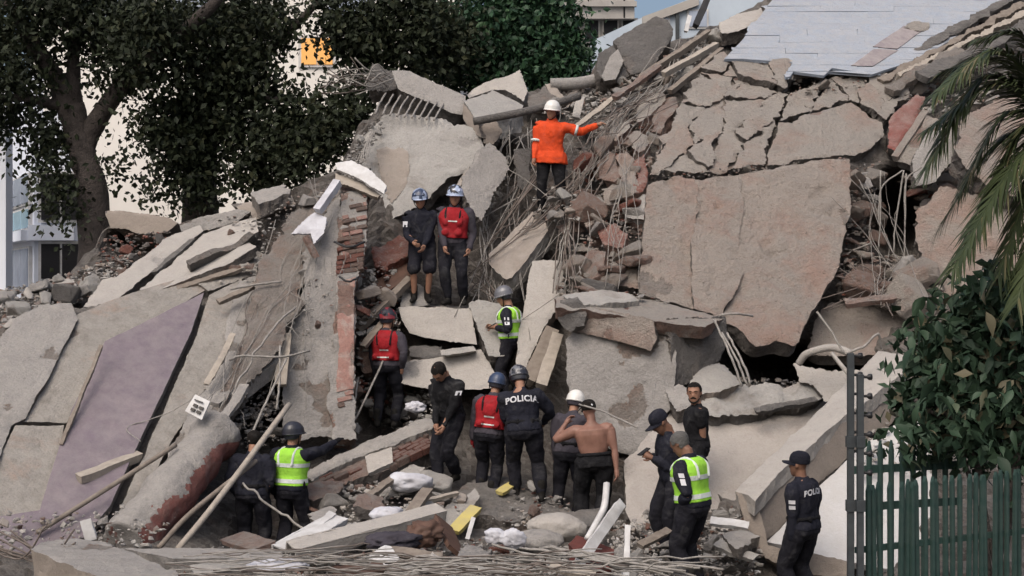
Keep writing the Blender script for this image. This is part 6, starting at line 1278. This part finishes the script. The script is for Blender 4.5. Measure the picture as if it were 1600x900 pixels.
    cloth_part('shorts' if sp.get('shorts') else 'trousers', g, sp.get('legs', 'trouser'), amp=.020)
    for nm in ('fL', 'fR'):
        a, b, c, ft = legs[nm]; sd = 1 if nm == 'fL' else -1; fd = Vector((.22 * sd, -1, 0)).normalized(); g = Geo()
        g.tube([c + Vector((0, 0, .16)), c, ft + Vector((0, .0, .06)) - fd * .02], [.056, .054, .050], 12)
        g.tube([ft - fd * .06 + Vector((0, 0, .045)), ft + fd * .05 + Vector((0, 0, .05)), ft + fd * .12 + Vector((0, 0, .036)), ft + fd * .19 + Vector((0, 0, .03))], [.042, .046, .044, .032], 12)
        cloth_part('boot', g, sp.get('boots', 'boot'), .012, .003)
    g = Geo()
    if not sp.get('untucked'): g.loft([(.085, .166 * bulk + .012, .126 * bulk + .008, .002), (.125, .160 * bulk + .012, .120 * bulk + .008, 0)], T); 
    if sp.get('belt', True):
        for (x, y, z, r) in ((.165, .03, .08, .035), (-.17, .03, .05, .042), (-.09, .115, .095, .03), (.06, .118, .095, .03)): g.ball(T @ Vector((x * bulk, y * bulk, z)), r, (.8, .8, 1.5))
    if g.V: cloth_part('belt', g, 'black', .011, .002)
    # ---- vest
    vest = None
    if sp.get('vest'):
        kind = sp['vest']; th = .042 if kind == 'red' else .034
        g = Geo(); lo = .06 if kind == 'red' else .04
        g.loft([(lo, .160 * bulk + th, .114 * bulk + th, .004)] + [(z, rx * bulk + th * (1.0 if z < .4 else .35), ry * bulk + th * (1.0 if z < .45 else .55), yc) for z, rx, ry, yc in TOR if .1 <= z <= .44] + [(.485, .145 * bulk, .112 * bulk, .010), (.515, .105, .094, .008)], T, 24, 2.6)
        if kind == 'red':
            for (x, y, z, r, sc) in ((.10, .16, .12, .062, (1.0, .6, .8)), (-.10, .16, .12, .062, (1.0, .6, .8)), (0, .145, .30, .09, (1.1, .35, 1.0)), (.09, -.15, .14, .055, (1, .6, 1)), (-.09, -.15, .14, .055, (1, .6, 1)), (.09, -.145, .30, .055, (1, .5, 1.1)), (-.09, -.145, .30, .055, (1, .5, 1.1))):
                g.ball(T @ Vector((x * bulk, y * bulk, z)), r, sc)
        vest = cloth_part('vest', g, 'red' if kind == 'red' else 'hivis', .012, .008)
        for sd in (1, -1):
            g = Geo(); g.tube([T @ Vector((.085 * sd * bulk, .145 * bulk, .30)), T @ Vector((.095 * sd * bulk, .125 * bulk, .44)), T @ Vector((.10 * sd, .01, .515)), T @ Vector((.095 * sd * bulk, -.118 * bulk, .43)), T @ Vector((.085 * sd * bulk, -.15 * bulk, .28))], [.018, .02, .02, .02, .018], 8); cloth_part('shoulder_strap', g, 'black' if kind == 'red' else 'silver', .011, .002)
        g = Geo(); g.ball(T @ Vector((.12 * bulk, -.12 * bulk, .36)), .032, (.8, .7, 1.5)); cloth_part('radio', g, 'black', .011, .001)
        bands = ((.055, .085), (.20, .225)) if kind == 'red' else ((.075, .125), (.275, .325))
        def surf_band(z0, z1, nm_, mat, a0=0, a1=6.2832, th=.006):
            bvh = BVHTree.FromPolygons([v.co.copy() for v in vest.data.vertices], [p.vertices[:] for p in vest.data.polygons]); V = []; Fc = []; n = 48
            for j in range(n + 1):
                a = a0 + (a1 - a0) * j / n
                for z in (z0, z1):
                    o_ = (T @ Vector((0, 0, z))) * s; d_ = (T.to_3x3() @ Vector((math.cos(a), math.sin(a), 0))); h_ = bvh.ray_cast(o_ + d_ * .6 * s, -d_)
                    p_ = h_[0] if h_[0] else o_ + d_ * .2; V += [p_ + d_ * th, p_ - d_ * .01]
            for j in range(n):
                q = j * 4; Fc += [(q, q + 4, q + 6, q + 2), (q + 1, q + 3, q + 7, q + 5), (q, q + 1, q + 5, q + 4), (q + 2, q + 6, q + 7, q + 3)]
            link(nm_, mesh(nm_, V, Fc, [M[mat]], False), base, root)
        if kind == 'red':
            surf_band(.205, .225, 'reflective_band', 'silver', 1.2, 2.0); surf_band(.10, .118, 'reflective_band', 'silver', 1.2, 2.0)
            surf_band(.30, .318, 'reflective_band', 'silver', -1.9, -1.2)
        else:
            for z0, z1 in bands: surf_band(z0, z1, 'reflective_band', 'silver')
    # ---- sleeve bands, patches, print
    for nm, which, t0, t1, mt in sp.get('bands', []):
        a, b, c = arms[nm]; p, q = (a, b) if which == 'u' else (b, c); r = .077 if which == 'u' else .062; r *= bulk
        V, Fc = tube_geo([p.lerp(q, t0) * s, p.lerp(q, (t0 + t1) / 2) * s, p.lerp(q, t1) * s], r * s, 16); link('reflective_band', mesh('reflective_band', V, Fc, [M[mt]], True), base, root)
    bv = None
    def bvh_of(o): return BVHTree.FromPolygons([v.co.copy() for v in o.data.vertices], [p.vertices[:] for p in o.data.polygons])
    for nm, t, d, w_, h_ in sp.get('patch', []):
        bv = bv or bvh_of(jk); a, b, c = arms[nm]; o_ = a.lerp(b, t) * s; d_ = (RzI @ Vector(d)).normalized(); hit = bv.ray_cast(o_ + d_ * .3, -d_)
        if not hit[0]: continue
        ex = Vector((0, 0, 1)).cross(d_).normalized(); ey = (b - a).normalized() * -1; V = []
        for x_, y_ in ((-.5, -.5), (.5, -.5), (.5, .5), (-.5, .5)):
            h2 = bv.ray_cast(o_ + d_ * .3 + ex * x_ * w_ + ey * y_ * h_, -d_); pt = h2[0] if h2[0] else hit[0] + ex * x_ * w_ + ey * y_ * h_
            V.append(pt + d_ * .010)
        V += [p_ - d_ * .02 for p_ in V]; link('patch', mesh('patch', V, [(0, 1, 2, 3), (7, 6, 5, 4), (0, 4, 5, 1), (1, 5, 6, 2), (2, 6, 7, 3), (3, 7, 4, 0)], [M['print']]), base, root)
    if sp.get('print'):
        txt, z, size, tgt = sp['print']; bv = bvh_of(jk)
        cu = bpy.data.curves.new('t', 'FONT'); cu.body = txt; cu.size = size; cu.align_x = 'CENTER'; cu.offset = .004; cu.space_character = 1.1; o_ = bpy.data.objects.new('t', cu); TMP.collection.objects.link(o_)
        TMP.view_layers[0].update(); dg = TMP.view_layers[0].depsgraph; tm = bpy.data.meshes.new_from_object(o_.evaluated_get(dg), depsgraph=dg); bpy.data.objects.remove(o_)
        back = T.to_3x3() @ Vector((0, 1, 0)); V = []
        for v in tm.vertices:
            o2 = (T @ Vector((-v.co.x, .5, z + v.co.y - abs(v.co.x) ** 2 * .6))) * s; h = bv.ray_cast(o2, -back); V.append((h[0] if h[0] else o2 - back * .38) + back * .007)
        link('back_print', mesh('back_print', V, [p.vertices[:] for p in tm.polygons], [M['print']]), base, root)
    # ---- head gear, hair, face
    HS = Matrix.Scale(s, 4) @ Hm
    if sp.get('hair'):
        g = Geo(); g.loft([(z, rx + .011, ry + .010, yc + .005) for z, rx, ry, yc in HEAD if z >= .03], Hm, 22, 2.1); me = remesh(g.V, g.F, .008, 1)
        bm = bmesh.new(); bm.from_mesh(me); inv = Hm.inverted()
        cut = [f for f in bm.faces if (lambda p: not (p.z > .178 - .25 * min(0, p.y) * 0 + (.0 if p.y > -.05 else .012) or (p.y > .012 and p.z > .055) or (abs(p.x) > .06 and p.z > .125 and p.y > -.045)))(inv @ f.calc_center_median())]
        bmesh.ops.delete(bm, geom=cut, context='FACES'); bm.to_mesh(me); bm.free(); co = get_co(me); no = get_no(me)
        set_co(me, (co + no * (fbm(co * 60, 4, 2) * .004)[:, None]) * s); me.materials.append(M[sp['hair']]); me.name = 'hair'; link('hair', me, base, root)
    if sp.get('face', True):
        for sd in (1, -1):
            g = Geo(); g.ball(HS @ Vector((.031 * sd, -.083, .118)), .010 * s, (1.3, .7, .7), 8); link('eye', mesh('eye', g.V, g.F, [M['eye']], True), base, root)
            g = Geo(); g.tube([HS @ Vector((.016 * sd, -.099, .139)), HS @ Vector((.032 * sd, -.096, .144)), HS @ Vector((.05 * sd, -.082, .138))], [.004 * s, .005 * s, .003 * s], 6, 2); link('eyebrow', mesh('eyebrow', g.V, g.F, [M['hairblack']], True), base, root)
        if sp.get('moustache'):
            g = Geo(); g.tube([HS @ Vector((-.030, -.088, .056)), HS @ Vector((0, -.102, .068)), HS @ Vector((.030, -.088, .056))], [.006 * s, .010 * s, .006 * s], 8, 3); link('moustache', mesh('moustache', g.V, g.F, [M['hairblack']], True), base, root)
            g = Geo(); g.tube([HS @ Vector((-.062, -.03, .045)), HS @ Vector((-.04, -.074, .018)), HS @ Vector((0, -.094, .006)), HS @ Vector((.04, -.074, .018)), HS @ Vector((.062, -.03, .045))], [.006 * s, .010 * s, .013 * s, .010 * s, .006 * s], 8, 3); link('beard', mesh('beard', g.V, g.F, [M['hairblack']], True), base, root)
    tl = Hm @ Matrix.Translation((0, .004, .135)) @ Matrix.Rotation(R(-9), 4, 'X') @ Matrix.Translation((0, 0, -.135))
    if sp.get('helmet'):
        mt, vis = sp['helmet']; g = Geo()
        g.loft([(.115, .100, .118, .002), (.118, .112, .132, .002), (.145, .114, .134, .004), (.19, .108, .126, .006), (.232, .086, .102, .008), (.262, .050, .062, .010), (.272, .016, .02, .010)], tl, 24, 2.05)
        g.loft([(.112, .112, .134, .002), (.124, .122, .150, -.008), (.130, .114, .136, .002)], tl, 24, 2.1)
        if vis != 'plain': 
            for x in (-.05, 0, .05): g.tube([tl @ Vector((x * 1.2, -.11, .19)), tl @ Vector((x, -.03, .262 - abs(x) * .5)), tl @ Vector((x, .06, .256 - abs(x) * .5)), tl @ Vector((x * 1.2, .125, .185))], [.012, .016, .016, .012], 8)
        me = remesh(g.V, g.F, .008, 1); set_co(me, get_co(me) * s); me.materials.append(M[mt]); me.name = 'helmet'
        if vis in M:
            me.materials.append(M[vis]); pc = np.empty(len(me.polygons) * 3); me.polygons.foreach_get('center', pc); pc = pc.reshape(-1, 3); me.polygons.foreach_set('material_index', (fbm(pc * 17, 5, 2) > .05).astype(np.int32))
        link('helmet', me, base, root)
        g = Geo(); g.tube([tl @ Vector((.096, .0, .12)), Hm @ Vector((.07, -.025, .04)), Hm @ Vector((0, -.062, -.014)), Hm @ Vector((-.07, -.025, .04)), tl @ Vector((-.096, .0, .12))], [.007] * 3, 6); link('chin_strap', mesh('chin_strap', [v * s for v in g.V], g.F, [M['black']], True), base, root)
        # nape part of the helmet
        g = Geo(); g.loft([(.06, .080, .06, .045), (.10, .098, .085, .030), (.14, .106, .112, .01)], tl, 20); me = remesh(g.V, g.F, .009, 1); set_co(me, get_co(me) * s); me.materials.append(M['hdark' if mt not in ('hwhite',) else 'greyblue']); link('helmet_nape', me, base, root)
    if sp.get('cap'):
        g = Geo(); tc_ = tl @ Matrix.Translation((0, 0, .014)); g.loft([(.112, .084, .104, .004), (.15, .088, .108, .005), (.19, .084, .100, .007), (.220, .064, .078, .01), (.238, .030, .036, .012)], tc_, 24, 2.1)
        me = remesh(g.V, g.F, .008, 1); set_co(me, get_co(me) * s); me.materials.append(M[sp['cap']]); me.name = 'cap'; link('cap', me, base, root)
        V = []; Fc = []; n = 14
        for k_, dz in ((0, 0), (1, -.008)):
            for j in range(n + 1):
                a = math.pi * (1 + j / n); V.append(tc_ @ Vector((.082 * math.cos(a), .104 * math.sin(a) + .004, .122 + dz))); V.append(tc_ @ Vector((.080 * math.cos(a), .104 * math.sin(a) + .085 * math.sin(a) + .004, .112 + dz - .015 * abs(math.cos(a)))))
        N2 = 2 * (n + 1)
        for j in range(n): q = 2 * j; Fc += [(q, q + 2, q + 3, q + 1), (N2 + q, N2 + q + 1, N2 + q + 3, N2 + q + 2), (q + 1, q + 3, N2 + q + 3, N2 + q + 1), (q, N2 + q, N2 + q + 2, q + 2)]
        link('visor', mesh('visor', [v * s for v in V], Fc, [M[sp['cap']]]), base, root)
        if sp.get('badge'):
            g = Geo(); g.ball(HS @ Vector((0, .112 * sp['badge'], .168)), .022 * s, (1.3, .35, .8)); link('badge', mesh('badge', g.V, g.F, [M['print']], True), base, root)
    if sp.get('phone'):
        nm = sp['phone']; a, b, c = arms[nm]; d = (c - b).normalized(); p = base + Rz @ ((c + d * .10) * s); V, Fc = box_geo((0, 0, 0), .075, .012, .15)
        o = link('phone', mesh('phone', V, Fc, [M['phone']]), p + Rz @ Vector((0, -.03, .02)), None, (R(-60), 0, yaw + .2)); tagit(o, sp['phonelabel'], 'phone')
    return root
PEOPLE = [
 dict(label='man in orange jacket and white helmet reaching out to the right on the upper heap', at=(862, 330, 22.3), H=1.73, yaw=-10, head=(12, -16, 4), lean=3, side=3, shift=(-.02, 0), fL=(880, 336, 0), fR=(846, 336, .02), bulk=1.06, helmet=('hwhite', 'plain'), top='orange', untucked=True, loose=.026, legs='black',
      L=(932, 196, -.10), poleL=(.3, .5, -1), palmL=(0, 0, -1), R=(833, 256, -.12), curlR=.45, bands=[('L', 'u', .62, .76, 'silver'), ('R', 'u', .78, .9, 'silver')], belt=False),
 dict(label='rescuer in dark shorts with a blue and white helmet standing on the pale block', at=(657, 475, 21.2), H=1.72, side=-3, shift=(.03, 0), yaw=4, head=(18, -4, 0), helmet=('hblue', 'hsilver'), top='navy', topname='shirt', shorts=True, legs='shorts', bulk=1.0,
      L=(660, 392, -.28), R=(646, 378, -.30), patch=[('R', .45, (-.6, -1, 0), .07, .09)], fL=(668, 473, -.05), fR=(647, 473, -.08)),
 dict(label='rescuer in red vest with a shiny silver blue helmet facing forward on the pale block', at=(711, 477, 21.2), H=1.79, side=3, shift=(-.03, 0), yaw=-6, head=(12, 8, 0), helmet=('hsilver', 'hdark'), top='greyblue', vest='red', bulk=1.04,
      L=(733, 388, -.12), R=(695, 385, -.2), fL=(724, 477, -.05), fR=(700, 477, -.12)),
 dict(label='rescuer in red vest and red black helmet seen from behind near the brick column', at=(604, 668, 20.3), H=1.70, yaw=168, head=(6, -30, 0), helmet=('hdark', 'hred'), top='greyblue', vest='red', bulk=1.04, R=(628, 575, -.05), L=(586, 582, .15), face=False),
 dict(label='officer in hi-vis vest and dark helmet holding a phone between the pale blocks', at=(797, 630, 20.5), H=1.70, yaw=-105, head=(22, 5, 0), helmet=('hgrey', 'plain'), top='navy', vest='hivis', bulk=1.03, L=(778, 512, -.12), poleL=(.8, .8, -.6), R=(772, 512, .12), patch=[('L', .35, (0, -1, .1), .07, .045), ('L', .62, (0, -1, .1), .07, .05)],
      phone='L', phonelabel='black phone held by the hi-vis officer between the pale blocks'),
 dict(label='bareheaded officer in black uniform bowing his dark haired head in the middle of the heap', at=(700, 758, 18.8), H=1.76, yaw=-38, lean=15, side=4, shift=(.03, 0), head=(46, -4, 6), hair='hairblack', top='black', bulk=1.08, L=(690, 674, -.32), R=(682, 672, -.2), patch=[('L', .35, (.4, -1, .2), .08, .06)], fL=(712, 752, .05), fR=(684, 762, -.1)),
 dict(label='rescuer in red vest and dark blue helmet seen from behind beside the bowed officer', at=(759, 783, 18.6), H=1.69, yaw=168, lean=8, side=-6, shift=(-.05, 0), head=(10, 12, -4), helmet=('hblue', 'plain'), top='greyblue', vest='red', bulk=1.06, R=(786, 686, .05), poleR=(-1, .6, 0), L=(738, 690, .2), glove='glove', fL=(752, 778, .12), fR=(768, 784, -.05), face=False),
 dict(label='officer with white lettering across his back and a grey helmet in the middle group', at=(824, 786, 18.2), H=1.78, yaw=182, lean=9, side=4, shift=(.05, 0), head=(24, -8, 3), helmet=('hgrey', 'hdark'), top='navy', bulk=1.14, L=(806, 660, .35), R=(850, 660, .35), poleR=(-1, .4, -.3), print=('POLICIA', .355, .105, 0), fL=(806, 780, .2), fR=(846, 785, -.05), face=False),
 dict(label='person in dark clothes with a plain white helmet seen from behind', at=(886, 815, 18.3), H=1.70, yaw=168, lean=10, side=-4, shift=(-.03, 0), head=(14, 10, -5), helmet=('hwhite', 'plain'), top='greyblue', bulk=1.02, L=(868, 720, .1), R=(900, 720, .2), face=False),
 dict(label='shirtless man in black cap with one hand raised to his head, seen from behind', at=(922, 832, 17.8), H=1.68, yaw=174, lean=3, side=5, shift=(-.06, 0), head=(8, 22, 6), cap='hairblack', badge=1, skin='skinpink', top=None, legs='black', bulk=1.24, L=(884, 662, .16), poleL=(1, .2, -.9), palmL=(-.5, 0, .2), R=(964, 738, -.12), poleR=(-1, .35, .2), face=False, belt=False),
 dict(label='officer in navy cap looking at the phone in his outstretched hand', at=(1052, 872, 16.3), H=1.76, yaw=-72, lean=8, side=2, head=(34, -8, 0), cap='navy', skin='skindark', top='navy', bulk=1.04, L=(1020, 716, -.1), poleL=(.5, .9, -.9), R=(1016, 712, .05), curlL=.6, curlR=.6, phone='R', phonelabel='black phone held out by the officer in the navy cap'),
 dict(label='man in black t-shirt with moustache and bare arms glancing back', at=(1090, 812, 17.5), H=1.72, yaw=-88, lean=2, head=(4, 72, 0), hair='hairblack', moustache=True, top='black', topname='shirt', short_sleeve=True, legs='black', bulk=1.04, L=(1096, 716, -.05), belt=False),
 dict(label='grey haired officer in hi-vis vest with his back turned at the lower right', at=(1083, 925, 15.1), H=1.75, yaw=-128, lean=7, head=(30, 4, 0), hair='hairgrey', skin='skindark', top='navy', vest='hivis', bulk=1.10, L=(1064, 792, -.05), R=(1070, 800, .3), patch=[('L', .30, (-.2, -1, .1), .06, .05), ('L', .55, (-.2, -1, .1), .055, .07)], face=False),
 dict(label='officer in dark jacket and cap standing before the fallen parapet by the fence', at=(1254, 957, 15.4), H=1.76, yaw=-132, lean=2, head=(2, 4, 0), cap='navy', skin='skindark', top='navy', bulk=1.10, L=(1236, 862, -.12), R=(1268, 850, .1), patch=[('L', .44, (-.3, -1, .1), .07, .04), ('L', .64, (-.3, -1, .1), .07, .04)], print=('POLICIA', .37, .085, 0), face=False),
 dict(label='officer in hi-vis vest and dark helmet pointing to the right with an outstretched arm', at=(455, 878, 17.6), H=1.73, yaw=158, lean=3, head=(4, -24, 0), helmet=('hdark', 'plain'), top='navy', vest='hivis', bulk=1.04, R=(523, 691, .36), poleR=(0, .3, -1), palmR=(0, 0, -1), curlR=.12, L=(430, 770, .15), glove='black', face=False),
 dict(label='bareheaded officer in dark uniform behind the pole at the lower left', at=(394, 884, 17.5), H=1.69, yaw=172, lean=4, head=(12, -8, 0), hair='hairblack', top='navy', bulk=1.12, L=(372, 775, .1), R=(416, 770, .1), face=False),
]
for sp in PEOPLE: person(sp)
bpy.data.scenes.remove(TMP)
print('objects', len(bpy.data.objects), 'tris~', sum(len(o.data.polygons) for o in bpy.data.objects if o.type == 'MESH') * 2)
